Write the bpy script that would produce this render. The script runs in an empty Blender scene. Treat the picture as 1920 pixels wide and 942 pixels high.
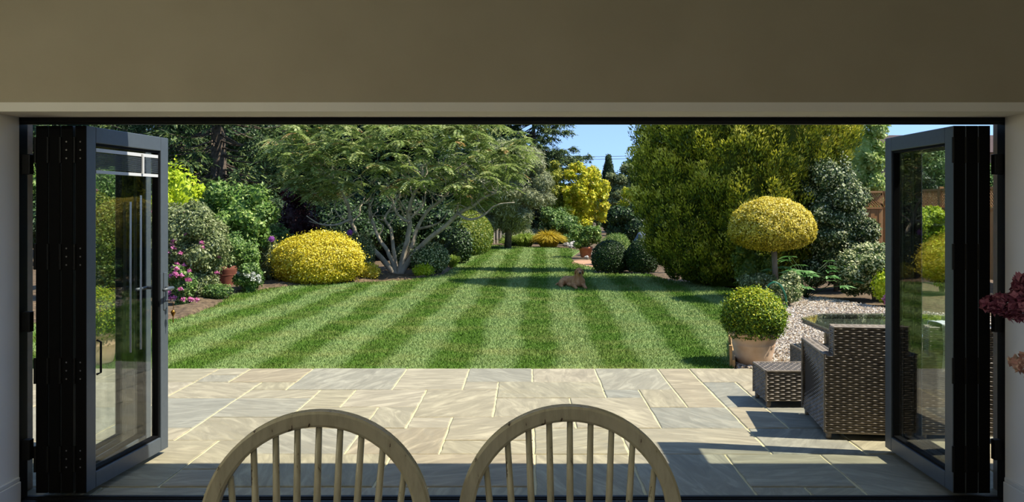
import bpy, bmesh, math, random
import numpy as np
from mathutils import Vector, Matrix

# ------------------------------------------------------------------ camera, sky, sun, lights, exposure
SC = bpy.context.scene
COL = SC.collection
F, H, CX, CY = 1532.0, 1.6, 990.0, 385.0           # focal length in pixels of 1920, eye height, vanishing point
cam = bpy.data.cameras.new('camera'); camo = bpy.data.objects.new('camera', cam); COL.objects.link(camo)
camo.location = (0, 0, H); camo.rotation_euler = (math.pi/2, 0, 0)
cam.sensor_width = 36.0; cam.lens = F/1920*36.0
cam.shift_x = (960-CX)/1920; cam.shift_y = (CY-471)/1920
cam.clip_end = 400
SC.camera = camo
SUN_DIR = Vector((0.71, -0.115, 1.0)).normalized()  # towards the sun
world = bpy.data.worlds.new('World'); SC.world = world; world.use_nodes = True
wn = world.node_tree; wn.nodes.clear()
wo = wn.nodes.new('ShaderNodeOutputWorld'); bg = wn.nodes.new('ShaderNodeBackground')
sky = wn.nodes.new('ShaderNodeTexSky'); sky.sky_type = 'NISHITA'; sky.sun_disc = False
sky.sun_elevation = math.asin(SUN_DIR.z); sky.sun_rotation = math.atan2(SUN_DIR.x, SUN_DIR.y)
sky.air_density = 1.0; sky.dust_density = 0.0; sky.ozone_density = 3.0; sky.altitude = 0
bg.inputs['Strength'].default_value = 0.15
tcw = wn.nodes.new('ShaderNodeTexCoord'); vadd = wn.nodes.new('ShaderNodeVectorMath'); vadd.operation = 'ADD'; vadd.inputs[1].default_value = (0, 0, .22)
vnm = wn.nodes.new('ShaderNodeVectorMath'); vnm.operation = 'NORMALIZE'     # deep blue down to the skyline
wn.links.new(tcw.outputs['Generated'], vadd.inputs[0]); wn.links.new(vadd.outputs[0], vnm.inputs[0]); wn.links.new(vnm.outputs[0], sky.inputs[0])
wn.links.new(sky.outputs[0], bg.inputs[0]); wn.links.new(bg.outputs[0], wo.inputs[0])
sl = bpy.data.lights.new('sun', 'SUN'); sl.energy = 4.6; sl.angle = math.radians(0.53); sl.color = (1.0, 0.93, 0.80)
so = bpy.data.objects.new('sun', sl); COL.objects.link(so)
so.rotation_euler = SUN_DIR.to_track_quat('Z', 'Y').to_euler(); so.location = (20, -5, 30)
SC.view_settings.view_transform = 'Standard'; SC.view_settings.look = 'None'
SC.view_settings.exposure = 0.85; SC.view_settings.gamma = 1.0; SC.view_settings.use_curve_mapping = False
SC.cycles.max_bounces = 8; SC.cycles.diffuse_bounces = 3; SC.cycles.glossy_bounces = 4
SC.cycles.transmission_bounces = 4; SC.cycles.transparent_max_bounces = 16
SC.cycles.caustics_reflective = False; SC.cycles.caustics_refractive = False
SC.cycles.sample_clamp_indirect = 4.0
FILL_W = 13.0                                       # each fill light added to the room

def G(py): return H*F/(py-CY)                       # distance of a ground point seen at image row py
def PX(px, Y): return (px-CX)/F*Y
def PZ(py, Y): return H-(py-CY)/F*Y
def AT(px, py, Y): return Vector((PX(px, Y), Y, PZ(py, Y)))

# ------------------------------------------------------------------ helpers
def s2l(c): return tuple(((v/255)/12.92 if v/255 <= .04045 else ((v/255+.055)/1.055)**2.4) for v in c)
def rgba(c): return (*s2l(c), 1.0)

class MB:
    """collects verts/faces for one mesh"""
    def __init__(s): s.v = []; s.f = []; s.t = []
    def add(s, verts, faces, tint=0.5):
        o = len(s.v); s.v.extend([tuple(p) for p in verts]); s.f.extend([tuple(i+o for i in f) for f in faces])
        s.t.extend([tint]*len(verts)); return s
    def box(s, x0, x1, y0, y1, z0, z1, M=None, tint=0.5):
        p = [Vector(q) for q in ((x0,y0,z0),(x1,y0,z0),(x1,y1,z0),(x0,y1,z0),(x0,y0,z1),(x1,y0,z1),(x1,y1,z1),(x0,y1,z1))]
        if M is not None: p = [M@q for q in p]
        return s.add(p, [(3,2,1,0),(4,5,6,7),(0,1,5,4),(1,2,6,5),(2,3,7,6),(3,0,4,7)], tint)
    def tube(s, pts, rad, n=8, cap=True, tint=0.5, squash=None):
        pts = [Vector(p) for p in pts]
        if not hasattr(rad, '__len__'): rad = [rad]*len(pts)
        V = []; N = None
        for i, p in enumerate(pts):
            d = (pts[min(i+1, len(pts)-1)]-pts[max(i-1, 0)])
            if d.length < 1e-9: d = Vector((0,0,1))
            d.normalize()
            if N is None:
                N = d.orthogonal().normalized()
            else:
                N = (N-d*N.dot(d)); N = N.normalized() if N.length > 1e-6 else d.orthogonal().normalized()
            B = d.cross(N)
            for k in range(n):
                a = 2*math.pi*k/n
                V.append(p+(N*math.cos(a)+B*math.sin(a))*rad[i])
        Fc = []
        for i in range(len(pts)-1):
            for k in range(n):
                k2 = (k+1) % n
                Fc.append((i*n+k, i*n+k2, (i+1)*n+k2, (i+1)*n+k))
        if cap:
            Fc.append(tuple(range(n-1, -1, -1))); Fc.append(tuple((len(pts)-1)*n+k for k in range(n)))
        return s.add(V, Fc, tint)
    def lathe(s, prof, n=32, c=(0,0,0), cap=True, tint=0.5, ex=(1,1)):
        V = []
        for r, z in prof:
            for k in range(n):
                a = 2*math.pi*k/n
                V.append((c[0]+r*math.cos(a)*ex[0], c[1]+r*math.sin(a)*ex[1], c[2]+z))
        Fc = []
        for i in range(len(prof)-1):
            for k in range(n):
                k2 = (k+1) % n
                Fc.append((i*n+k, i*n+k2, (i+1)*n+k2, (i+1)*n+k))
        if cap:
            Fc.append(tuple(range(n-1, -1, -1))); Fc.append(tuple((len(prof)-1)*n+k for k in range(n)))
        return s.add(V, Fc, tint)
    def grid(s, fn, nu, nv, tint=0.5):
        V = [fn(i/nu, j/nv) for j in range(nv+1) for i in range(nu+1)]
        Fc = [(j*(nu+1)+i, j*(nu+1)+i+1, (j+1)*(nu+1)+i+1, (j+1)*(nu+1)+i) for j in range(nv) for i in range(nu)]
        return s.add(V, Fc, tint)
    def ball(s, c, r, nu=20, nv=12, fn=None, tint=0.5):
        def q(u, v):
            a = 2*math.pi*u; b = math.pi*(0.02+0.96*v)
            d = Vector((math.cos(a)*math.sin(b), math.sin(a)*math.sin(b), math.cos(b)))
            k = fn(d) if fn else 1
            return (c[0]+d.x*r[0]*k, c[1]+d.y*r[1]*k, c[2]+d.z*r[2]*k)
        return s.grid(q, nu, nv, tint)
    def poly(s, pts, z0, z1, tint=0.5):
        n = len(pts)
        V = [(x, y, z0) for x, y in pts]+[(x, y, z1) for x, y in pts]
        Fc = [tuple(range(n-1, -1, -1)), tuple(range(n, 2*n))]+[(i, (i+1) % n, n+(i+1) % n, n+i) for i in range(n)]
        return s.add(V, Fc, tint)
    def build(s, name, m, parent=None, smooth=False, bevel=0, seg=2, tints=False):
        me = bpy.data.meshes.new(name); me.from_pydata(s.v, [], s.f); me.update()
        if tints:
            at = me.attributes.new('tint', 'FLOAT', 'POINT'); at.data.foreach_set('value', np.array(s.t, dtype=np.float32))
        return link(name, me, m, parent, smooth, bevel, seg)

def link(name, me, m, parent=None, smooth=False, bevel=0, seg=2):
    if m is not None: me.materials.append(m)
    if smooth: me.polygons.foreach_set('use_smooth', [True]*len(me.polygons))
    o = bpy.data.objects.new(name, me); COL.objects.link(o)
    if parent is not None: o.parent = parent
    if bevel:
        b = o.modifiers.new('bevel', 'BEVEL'); b.width = bevel; b.segments = seg; b.limit_method = 'ANGLE'; b.angle_limit = math.radians(40)
    return o

def thing(name, label, cat, loc=(0,0,0), rotz=0, group=None):
    o = bpy.data.objects.new(name, None); o.empty_display_size = .2; COL.objects.link(o)
    o.location = loc; o.rotation_euler = (0, 0, rotz)
    return tag(o, label, cat, group)
def tag(o, label, cat, group=None, kind=None):
    if label: o['label'] = label
    if cat: o['category'] = cat
    if group: o['group'] = group
    if kind: o['kind'] = kind
    return o
def struct(o, label=None, cat=None):
    o['kind'] = 'structure'
    return tag(o, label, cat)
def dup(root, loc, rotz=None, label=None, group=None):
    r = root.copy(); COL.objects.link(r); r.location = loc
    if rotz is not None: r.rotation_euler = (0, 0, rotz)
    if label: r['label'] = label
    if group: r['group'] = group
    for ch in list(root.children):
        c = ch.copy(); COL.objects.link(c); c.parent = r
        for g in ch.children:
            d = g.copy(); COL.objects.link(d); d.parent = c
    return r

# ------------------------------------------------------------------ materials
def newmat(name):
    m = bpy.data.materials.new(name); m.use_nodes = True
    nt = m.node_tree; nt.nodes.clear()
    out = nt.nodes.new('ShaderNodeOutputMaterial')
    return m, nt, out
def node(nt, t, **kw):
    n = nt.nodes.new(t)
    for k, v in kw.items():
        if k.startswith('i_'):
            n.inputs[k[2:].replace('_', ' ')].default_value = v
        else: setattr(n, k, v)
    return n
def ramp(nt, stops, interp='LINEAR'):
    r = nt.nodes.new('ShaderNodeValToRGB'); r.color_ramp.interpolation = interp
    e = r.color_ramp.elements
    while len(e) < len(stops): e.new(0.5)
    for k, (p, c) in enumerate(stops): e[k].position = p; e[k].color = c if len(c) == 4 else rgba(c)
    return r
def simple(name, c1, c2=None, rough=.6, scale=8, metal=0, bump=0, bscale=40, spec=.4, detail=4, stretch=(1,1,1)):
    """two-tone noise material"""
    m, nt, out = newmat(name)
    p = node(nt, 'ShaderNodeBsdfPrincipled'); p.inputs['Roughness'].default_value = rough
    p.inputs['Metallic'].default_value = metal; p.inputs['Specular IOR Level'].default_value = spec
    tc = node(nt, 'ShaderNodeTexCoord'); mp = node(nt, 'ShaderNodeMapping'); mp.inputs['Scale'].default_value = stretch
    nt.links.new(tc.outputs['Object'], mp.inputs[0])
    n = node(nt, 'ShaderNodeTexNoise', i_Scale=scale, i_Detail=detail)
    nt.links.new(mp.outputs[0], n.inputs['Vector'])
    r = ramp(nt, [(.35, c1), (.65, c2 or c1)]); nt.links.new(n.outputs['Fac'], r.inputs[0]); nt.links.new(r.outputs[0], p.inputs['Base Color'])
    if bump:
        n2 = node(nt, 'ShaderNodeTexNoise', i_Scale=bscale, i_Detail=5); nt.links.new(mp.outputs[0], n2.inputs['Vector'])
        b = node(nt, 'ShaderNodeBump', i_Strength=bump, i_Distance=.01); nt.links.new(n2.outputs['Fac'], b.inputs['Height']); nt.links.new(b.outputs[0], p.inputs['Normal'])
    nt.links.new(p.outputs[0], out.inputs[0])
    return m
def leafmat(name, stops, transl=.3, rough=.5, spec=.35, const=False):
    """leaf colour picked per leaf from the 'tint' attribute"""
    m, nt, out = newmat(name)
    a = node(nt, 'ShaderNodeAttribute', attribute_name='tint')
    r = ramp(nt, stops, 'CONSTANT' if const else 'LINEAR'); nt.links.new(a.outputs['Fac'], r.inputs[0])
    p = node(nt, 'ShaderNodeBsdfPrincipled'); p.inputs['Roughness'].default_value = rough; p.inputs['Specular IOR Level'].default_value = spec
    t = node(nt, 'ShaderNodeBsdfTranslucent'); mx = node(nt, 'ShaderNodeMixShader'); mx.inputs[0].default_value = transl
    nt.links.new(r.outputs[0], p.inputs['Base Color']); nt.links.new(r.outputs[0], t.inputs[0])
    nt.links.new(p.outputs[0], mx.inputs[1]); nt.links.new(t.outputs[0], mx.inputs[2]); nt.links.new(mx.outputs[0], out.inputs[0])
    return m

# ------------------------------------------------------------------ foliage (numpy leaf cards with real positions)
def unit(a): return a/np.maximum(np.linalg.norm(a, axis=-1, keepdims=True), 1e-9)
def leafverts(P, D, N, L, W, wide=.45):
    """one pointed quad leaf per row: P base, D direction, N leaf normal"""
    D = unit(D); S = unit(np.cross(N, D)); L = np.broadcast_to(np.asarray(L, float), (len(P),))[:, None]; W = np.broadcast_to(np.asarray(W, float), (len(P),))[:, None]
    lift = unit(np.cross(D, S))*W*.18
    return np.stack([P, P+D*L*wide+S*W*.5+lift, P+D*L, P+D*L*wide-S*W*.5+lift], 1)
class Leaves:
    def __init__(s): s.V = []; s.T = []; s.xv = []; s.xf = []; s.xt = []; s.n = 0
    def add(s, q, t):
        s.V.append(q.reshape(-1, 3)); s.T.append(np.repeat(np.clip(t, 0, 1), 4))
        return s
    def core(s, mb, tint=.4):
        s.xv.append(np.array(mb.v)); s.xf.append(np.array(mb.f)); s.xt.append(np.full(len(mb.v), tint)); return s
    def build(s, name, m, parent=None, smooth=False):
        V = np.concatenate(s.V) if s.V else np.zeros((0, 3)); T = np.concatenate(s.T) if s.T else np.zeros(0)
        Fc = np.arange(len(V)).reshape(-1, 4)
        for xv, xf, xt in zip(s.xv, s.xf, s.xt):
            Fc = np.concatenate([Fc, xf+len(V)]); V = np.concatenate([V, xv]); T = np.concatenate([T, xt])
        me = bpy.data.meshes.new(name)
        me.vertices.add(len(V)); me.vertices.foreach_set('co', V.astype(np.float32).ravel())
        me.loops.add(len(Fc)*4); me.loops.foreach_set('vertex_index', Fc.astype(np.int32).ravel())
        me.polygons.add(len(Fc)); me.polygons.foreach_set('loop_start', np.arange(0, len(Fc)*4, 4, dtype=np.int32))
        me.update(calc_edges=True)
        at = me.attributes.new('tint', 'FLOAT', 'POINT'); at.data.foreach_set('value', T.astype(np.float32))
        return link(name, me, m, parent, smooth)

def blob(lv, rng, b, L, W, cover=2.5, lump=.1, thick=.10, zmin=.02, up=.3, loose=.7, core=.84, back=.35, tsd=.25, tmean=.5, ttop=0, droop=0, shoots=.07):
    """leaves over a lumpy ellipsoid b=(cx,cy,cz,rx,ry,rz) with an inner mass of the same leaf colour"""
    cx, cy, cz, rx, ry, rz = b; c = np.array([cx, cy, cz]); R = np.array([rx, ry, rz])
    area = 4*math.pi*(((rx*ry)**1.6+(rx*rz)**1.6+(ry*rz)**1.6)/3)**(1/1.6)
    n = max(20, int(area/(L*W*.55)*cover))
    u = unit(rng.normal(size=(n, 3)))
    ks = rng.normal(size=(3, 3)); ph = rng.uniform(0, 6, 3); fr = (3.1, 5.3, 8.7)
    def lf(d):
        return 1+lump*sum(np.sin((d@ks[i])*fr[i]+ph[i])*(.6, .45, .3)[i] for i in range(3))
    r = lf(u)*(1-np.abs(rng.normal(0, thick, n)))
    r = r*np.where(rng.uniform(size=n) < shoots, rng.uniform(1.02, 1.16, n), 1)     # odd shoots past the outline
    p = c+u*R*r[:, None]; nr = unit(u/R)
    keep = (p[:, 2] > zmin) & ((nr[:, 1] < .35) | (rng.uniform(size=n) < back))
    p, nr = p[keep], nr[keep]; n = len(p)
    N = unit(nr+rng.normal(size=(n, 3))*loose*.6+np.array([0, 0, up]))
    D = rng.normal(size=(n, 3))+nr*.5+np.array([0, 0, .3-droop]); D = unit(D-N*np.sum(D*N, 1, keepdims=True)*.8)
    sz = rng.uniform(.7, 1.25, n)
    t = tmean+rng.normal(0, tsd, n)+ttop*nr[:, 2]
    lv.add(leafverts(p, D, N, L*sz, W*sz), t)
    if core:
        mb = MB(); mb.ball((cx, cy, cz), (rx*core, ry*core, rz*core), 20, 12, lambda d: float(lf(np.array(d))))
        v = np.array(mb.v); v[:, 2] = np.maximum(v[:, 2], zmin*.5); mb.v = [tuple(q) for q in v]
        lv.core(mb, tmean)
def clumps(rng, b, k, size, top=.0):
    """sub-blobs spread over an ellipsoid, for loose natural outlines"""
    out = []
    for _ in range(k):
        u = unit(rng.normal(size=3)); u[2] = u[2]*.9+top
        u = unit(u); u[1] = -abs(u[1]) if rng.uniform() < .6 else u[1]
        s = size*rng.uniform(.7, 1.3); q = rng.uniform(.75, 1.0)
        out.append((b[0]+u[0]*b[3]*q, b[1]+u[1]*b[4]*q, max(b[2]+u[2]*b[5]*q, s*.5), s, s, s*rng.uniform(.7, 1)))
    return out
def stems(name, m, parent, rng, n, spread, h, r=.012, lean=.6):
    mb = MB()
    for _ in range(n):
        a = rng.uniform(0, 6.28); q = rng.uniform(.1, 1)*spread
        x, y = math.cos(a)*q, math.sin(a)*q
        mb.tube([(x*.15, y*.15, -.02), (x*.5, y*.5, h*.5), (x*lean*1.2, y*lean*1.2, h)], [r, r*.8, r*.4], 5)
    return mb.build(name, m, parent, True)
# ------------------------------------------------------------------ material library
M = {}
M['plaster'] = simple('plaster', (172,163,143), (177,168,148), rough=.85, scale=3, bump=.05, bscale=120, spec=.2)
M['reveal'] = simple('daylit_reveal', (232,229,222), (236,233,226), rough=.8, scale=3, bump=.04, bscale=120, spec=.2)  # wall plaster made paler: daylight on the reveals put into the colour
M['skirting'] = simple('skirting_paint', (214,213,208), (220,219,214), rough=.45, scale=3)
M['ceiling'] = simple('ceiling_paint', (225,222,214), rough=.9)
M['roomfloor'] = simple('oak_floor', (120,95,68), (140,112,80), rough=.5, scale=4, stretch=(1,12,1))
M['brick'] = simple('render_wall', (150,130,110), (165,140,118), rough=.9, scale=20, bump=.3)
M['alu'] = simple('anthracite_metal', (70,78,84), (74,82,88), rough=.42, scale=30, spec=.5)
M['blackalu'] = simple('black_metal', (13,14,15), (16,17,18), rough=.5, scale=30, spec=.25)
M['rubber_and_shade'] = simple('gasket_and_edge_shade', (7,7,8), rough=.7, spec=.12)  # gasket black, also the painted shade of the stacking edges
M['steel'] = simple('brushed_steel', (150,152,155), rough=.3, metal=1)
M['blind'] = simple('blind_slats', (190,192,192), rough=.5)
M['brass'] = simple('brass', (150,110,50), rough=.35, metal=1)
M['wood'] = simple('pine_wood', (165,130,85), (190,152,100), rough=.7, scale=6, stretch=(1,1,.15))
M['fence'] = simple('fence_wood', (176,128,80), (200,150,98), rough=.8, scale=7, stretch=(8,8,.6))
M['tablewood'] = simple('table_wood', (120,92,62), (140,108,74), rough=.4, scale=5, stretch=(1,10,1))
M['terracotta'] = simple('terracotta', (176,110,78), (196,130,96), rough=.85, scale=9, bump=.1)
M['darkclay'] = simple('dark_terracotta', (104,58,42), (124,72,54), rough=.85, scale=9)
M['clay'] = simple('weathered_clay', (196,160,128), (216,186,156), rough=.85, scale=7, bump=.1, bscale=60)
M['bark'] = simple('bark', (92,80,66), (128,114,96), rough=.9, scale=12, bump=.6, bscale=30, stretch=(1,1,.3))
M['palebark'] = simple('pale_bark', (140,128,108), (176,164,142), rough=.85, scale=10, bump=.4, bscale=30, stretch=(1,1,.4))
M['darkbark'] = simple('dark_bark', (72,62,52), (112,98,82), rough=.9, scale=12, bump=.6, bscale=30)
M['soil'] = simple('soil', (70,56,40), (112,94,70), rough=.95, scale=14, bump=1, bscale=25)
M['mulch'] = simple('bark_mulch', (150,112,84), (196,156,124), rough=.95, scale=40, bump=1, bscale=60)
M['stone'] = simple('grey_stone', (150,146,138), (182,178,168), rough=.85, scale=10, bump=.4)
M['slate'] = simple('slate', (86,98,116), (104,116,134), rough=.7, scale=10, bump=.3)
M['oldwood'] = simple('weathered_posts', (186,172,146), (214,202,178), rough=.9, scale=14, stretch=(6,6,.4))
M['greywood'] = simple('grey_posts', (150,150,150), (176,176,176), rough=.9, scale=14)
M['bluepaint'] = simple('pale_blue_paint', (150,178,205), rough=.6)
M['hose'] = simple('green_hose', (20,88,62), (26,100,72), rough=.35)
M['towel'] = simple('white_towel', (222,226,226), (232,234,234), rough=.95, scale=30, bump=.5, bscale=220)
M['vase'] = simple('white_vase', (214,214,206), rough=.3)
M['wicker'] = simple('wicker', (96,87,75), (132,121,106), rough=.5, scale=18, spec=.5)
M['wickercore'] = simple('wicker_shadow_core', (40,34,29), rough=.8)  # dark core inside the weave, shade between the strands put in as colour
M['cable'] = simple('overhead_cable', (70,76,84), rough=.6)
M['roofdark'] = simple('roof_tiles', (64,48,42), (80,60,52), rough=.85)
M['fur'] = simple('golden_fur', (168,112,66), (198,144,94), rough=.85, scale=22, bump=.8, bscale=90, stretch=(1,1,.5))
M['dognose'] = simple('dog_nose', (22,18,17), rough=.35)
M['earfur'] = simple('ear_fur', (140,92,54), (160,108,66), rough=.9, scale=22, bump=.6, bscale=90)

def chairpaint():
    m, nt, out = newmat('worn_cream_paint')
    p = node(nt, 'ShaderNodeBsdfPrincipled'); p.inputs['Roughness'].default_value = .38
    tc = node(nt, 'ShaderNodeTexCoord')
    mp = node(nt, 'ShaderNodeMapping'); mp.inputs['Scale'].default_value = (1, 1, .25)
    nt.links.new(tc.outputs['Object'], mp.inputs[0])
    n = node(nt, 'ShaderNodeTexNoise', i_Scale=55, i_Detail=5, i_Roughness=.62); nt.links.new(mp.outputs[0], n.inputs['Vector'])
    n2 = node(nt, 'ShaderNodeTexNoise', i_Scale=6, i_Detail=2); nt.links.new(tc.outputs['Object'], n2.inputs['Vector'])
    ad = node(nt, 'ShaderNodeMath', operation='MULTIPLY_ADD'); ad.inputs[1].default_value = .35
    nt.links.new(n2.outputs['Fac'], ad.inputs[0]); nt.links.new(n.outputs['Fac'], ad.inputs[2])
    r = ramp(nt, [(.30, (40,28,18)), (.655, (60,44,30)), (.675, (156,150,128)), (.9, (172,166,144))])
    inv = node(nt, 'ShaderNodeMath', operation='SUBTRACT'); inv.inputs[0].default_value = 1.475
    nt.links.new(ad.outputs[0], inv.inputs[1]); nt.links.new(inv.outputs[0], r.inputs[0])
    nt.links.new(r.outputs[0], p.inputs['Base Color']); nt.links.new(p.outputs[0], out.inputs[0])
    return m
M['chair'] = chairpaint()

def glassmat(name, f0, tint=(1,1,1)):
    """clear pane: see-through with an angle-dependent mirror, the same on both faces"""
    m, nt, out = newmat(name)
    g = node(nt, 'ShaderNodeNewGeometry'); d = node(nt, 'ShaderNodeVectorMath', operation='DOT_PRODUCT')
    nt.links.new(g.outputs['Incoming'], d.inputs[0]); nt.links.new(g.outputs['Normal'], d.inputs[1])
    ab = node(nt, 'ShaderNodeMath', operation='ABSOLUTE'); nt.links.new(d.outputs['Value'], ab.inputs[0])
    iv = node(nt, 'ShaderNodeMath', operation='SUBTRACT'); iv.inputs[0].default_value = 1; nt.links.new(ab.outputs[0], iv.inputs[1])
    pw = node(nt, 'ShaderNodeMath', operation='POWER'); pw.inputs[1].default_value = 5; nt.links.new(iv.outputs[0], pw.inputs[0])
    ma = node(nt, 'ShaderNodeMath', operation='MULTIPLY_ADD'); ma.inputs[1].default_value = 1-f0; ma.inputs[2].default_value = f0
    nt.links.new(pw.outputs[0], ma.inputs[0])
    t = node(nt, 'ShaderNodeBsdfTransparent'); t.inputs[0].default_value = (*tint, 1)
    gl = node(nt, 'ShaderNodeBsdfGlossy'); gl.inputs['Roughness'].default_value = 0.0
    mx = node(nt, 'ShaderNodeMixShader'); nt.links.new(ma.outputs[0], mx.inputs[0]); nt.links.new(t.outputs[0], mx.inputs[1]); nt.links.new(gl.outputs[0], mx.inputs[2])
    nt.links.new(mx.outputs[0], out.inputs[0])
    return m
M['glass'] = glassmat('door_glass', .04, (.982,.995,.988))
M['tableglass'] = glassmat('table_glass', .05, (.8,.86,.82))

def lawnmat():
    """mown stripes along the garden; object coordinates, so they stay on the ground"""
    m, nt, out = newmat('striped_lawn')
    tc = node(nt, 'ShaderNodeTexCoord'); sp = node(nt, 'ShaderNodeSeparateXYZ'); nt.links.new(tc.outputs['Object'], sp.inputs[0])
    wob = node(nt, 'ShaderNodeTexNoise', i_Scale=.6, i_Detail=2); nt.links.new(tc.outputs['Object'], wob.inputs['Vector'])
    a = node(nt, 'ShaderNodeMath', operation='MULTIPLY_ADD'); a.inputs[1].default_value = -.017      # stripe direction
    nt.links.new(sp.outputs['Y'], a.inputs[0]); nt.links.new(sp.outputs['X'], a.inputs[2])
    b = node(nt, 'ShaderNodeMath', operation='MULTIPLY_ADD'); b.inputs[1].default_value = .35
    nt.links.new(wob.outputs['Fac'], b.inputs[0]); nt.links.new(a.outputs[0], b.inputs[2])
    c = node(nt, 'ShaderNodeMath', operation='MULTIPLY_ADD'); c.inputs[1].default_value = 2*math.pi/.867; c.inputs[2].default_value = -(.52-.017*8.4+.17)*2*math.pi/.867+math.pi/2
    nt.links.new(b.outputs[0], c.inputs[0])
    s = node(nt, 'ShaderNodeMath', operation='SINE'); nt.links.new(c.outputs[0], s.inputs[0])
    r = node(nt, 'ShaderNodeMapRange'); r.inputs['From Min'].default_value = -.45; r.inputs['From Max'].default_value = .45; nt.links.new(s.outputs[0], r.inputs[0])
    mix = node(nt, 'ShaderNodeMixRGB'); mix.inputs[1].default_value = rgba((82,114,34)); mix.inputs[2].default_value = rgba((126,148,86))
    nt.links.new(r.outputs[0], mix.inputs[0])
    n = node(nt, 'ShaderNodeTexNoise', i_Scale=1.1, i_Detail=6, i_Roughness=.65)
    mp = node(nt, 'ShaderNodeMapping'); mp.inputs['Scale'].default_value = (.8, 1.6, 1); nt.links.new(tc.outputs['Object'], mp.inputs[0]); nt.links.new(mp.outputs[0], n.inputs['Vector'])
    dr = ramp(nt, [(.45, (0,0,0)), (.74, (190,190,190))]); nt.links.new(n.outputs['Fac'], dr.inputs[0])
    mix2 = node(nt, 'ShaderNodeMixRGB'); mix2.inputs[2].default_value = rgba((158,152,92)); nt.links.new(dr.outputs[0], mix2.inputs[0]); nt.links.new(mix.outputs[0], mix2.inputs[1])
    at = node(nt, 'ShaderNodeAttribute', attribute_name='tint')
    hv = node(nt, 'ShaderNodeHueSaturation'); nt.links.new(mix2.outputs[0], hv.inputs['Color'])
    n3 = node(nt, 'ShaderNodeTexNoise', i_Scale=45, i_Detail=3); nt.links.new(tc.outputs['Object'], n3.inputs['Vector'])
    v = node(nt, 'ShaderNodeMath', operation='ADD'); nt.links.new(at.outputs['Fac'], v.inputs[0]); nt.links.new(n3.outputs['Fac'], v.inputs[1])
    vr = node(nt, 'ShaderNodeMapRange'); vr.inputs['From Max'].default_value = 2; vr.inputs['To Min'].default_value = .35; vr.inputs['To Max'].default_value = 1.65
    nt.links.new(v.outputs[0], vr.inputs[0]); nt.links.new(vr.outputs[0], hv.inputs['Value'])
    p = node(nt, 'ShaderNodeBsdfPrincipled'); p.inputs['Roughness'].default_value = .75; p.inputs['Specular IOR Level'].default_value = .2
    nt.links.new(hv.outputs[0], p.inputs['Base Color'])
    bp = node(nt, 'ShaderNodeBump', i_Strength=.6, i_Distance=.02); nt.links.new(n3.outputs['Fac'], bp.inputs['Height']); nt.links.new(bp.outputs[0], p.inputs['Normal'])
    nt.links.new(p.outputs[0], out.inputs[0])
    return m
M['lawn'] = lawnmat()

def slabmat():
    m, nt, out = newmat('sandstone_slabs')
    tc = node(nt, 'ShaderNodeTexCoord'); at = node(nt, 'ShaderNodeAttribute', attribute_name='tint')
    off = node(nt, 'ShaderNodeVectorMath', operation='MULTIPLY_ADD'); off.inputs[1].default_value = (1,1,1)
    cb = node(nt, 'ShaderNodeCombineXYZ'); k = node(nt, 'ShaderNodeMath', operation='MULTIPLY'); k.inputs[1].default_value = 83
    nt.links.new(at.outputs['Fac'], k.inputs[0])
    for i in range(3): nt.links.new(k.outputs[0], cb.inputs[i])
    nt.links.new(tc.outputs['Object'], off.inputs[0]); nt.links.new(cb.outputs[0], off.inputs[2])
    rot = node(nt, 'ShaderNodeVectorRotate', rotation_type='Z_AXIS'); nt.links.new(off.outputs[0], rot.inputs['Vector']); nt.links.new(k.outputs[0], rot.inputs['Angle'])
    mp = node(nt, 'ShaderNodeMapping'); mp.inputs['Scale'].default_value = (1.2, 4.5, 1); nt.links.new(rot.outputs[0], mp.inputs[0])
    n = node(nt, 'ShaderNodeTexNoise', i_Scale=2.2, i_Detail=8, i_Roughness=.62, i_Distortion=1.2); nt.links.new(mp.outputs[0], n.inputs['Vector'])
    base = ramp(nt, [(0, (150,150,136)), (.2, (164,160,140)), (.4, (172,164,138)), (.6, (170,162,132)), (.8, (178,169,144)), (1, (166,152,122))])
    wn_ = node(nt, 'ShaderNodeTexWhiteNoise', noise_dimensions='1D'); nt.links.new(at.outputs['Fac'], wn_.inputs['W']); nt.links.new(wn_.outputs['Value'], base.inputs[0])
    r = ramp(nt, [(.3, (84,84,84)), (.5, (132,132,132)), (.72, (190,190,190))]); nt.links.new(n.outputs['Fac'], r.inputs[0])
    ov = node(nt, 'ShaderNodeMixRGB', blend_type='OVERLAY'); ov.inputs[0].default_value = .55; nt.links.new(base.outputs[0], ov.inputs[1]); nt.links.new(r.outputs[0], ov.inputs[2])
    p = node(nt, 'ShaderNodeBsdfPrincipled'); p.inputs['Roughness'].default_value = .72; p.inputs['Specular IOR Level'].default_value = .3
    nt.links.new(ov.outputs[0], p.inputs['Base Color'])
    bp = node(nt, 'ShaderNodeBump', i_Strength=.35, i_Distance=.012); nt.links.new(n.outputs['Fac'], bp.inputs['Height']); nt.links.new(bp.outputs[0], p.inputs['Normal'])
    nt.links.new(p.outputs[0], out.inputs[0])
    return m
M['slab'] = slabmat()
M['mortar'] = simple('pointing_mortar', (196,184,138), (206,194,152), rough=.9, scale=12, bump=.3)
M['gravelbase'] = simple('gravel_base', (176,166,150), (206,198,184), rough=.95, scale=60, bump=1, bscale=70)
M['gravel'] = leafmat('gravel_stones', [(0, (150,134,116)), (.3, (208,198,182)), (.6, (224,216,204)), (.8, (206,182,150)), (1, (238,234,226))], transl=0, rough=.8, spec=.3)
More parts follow.
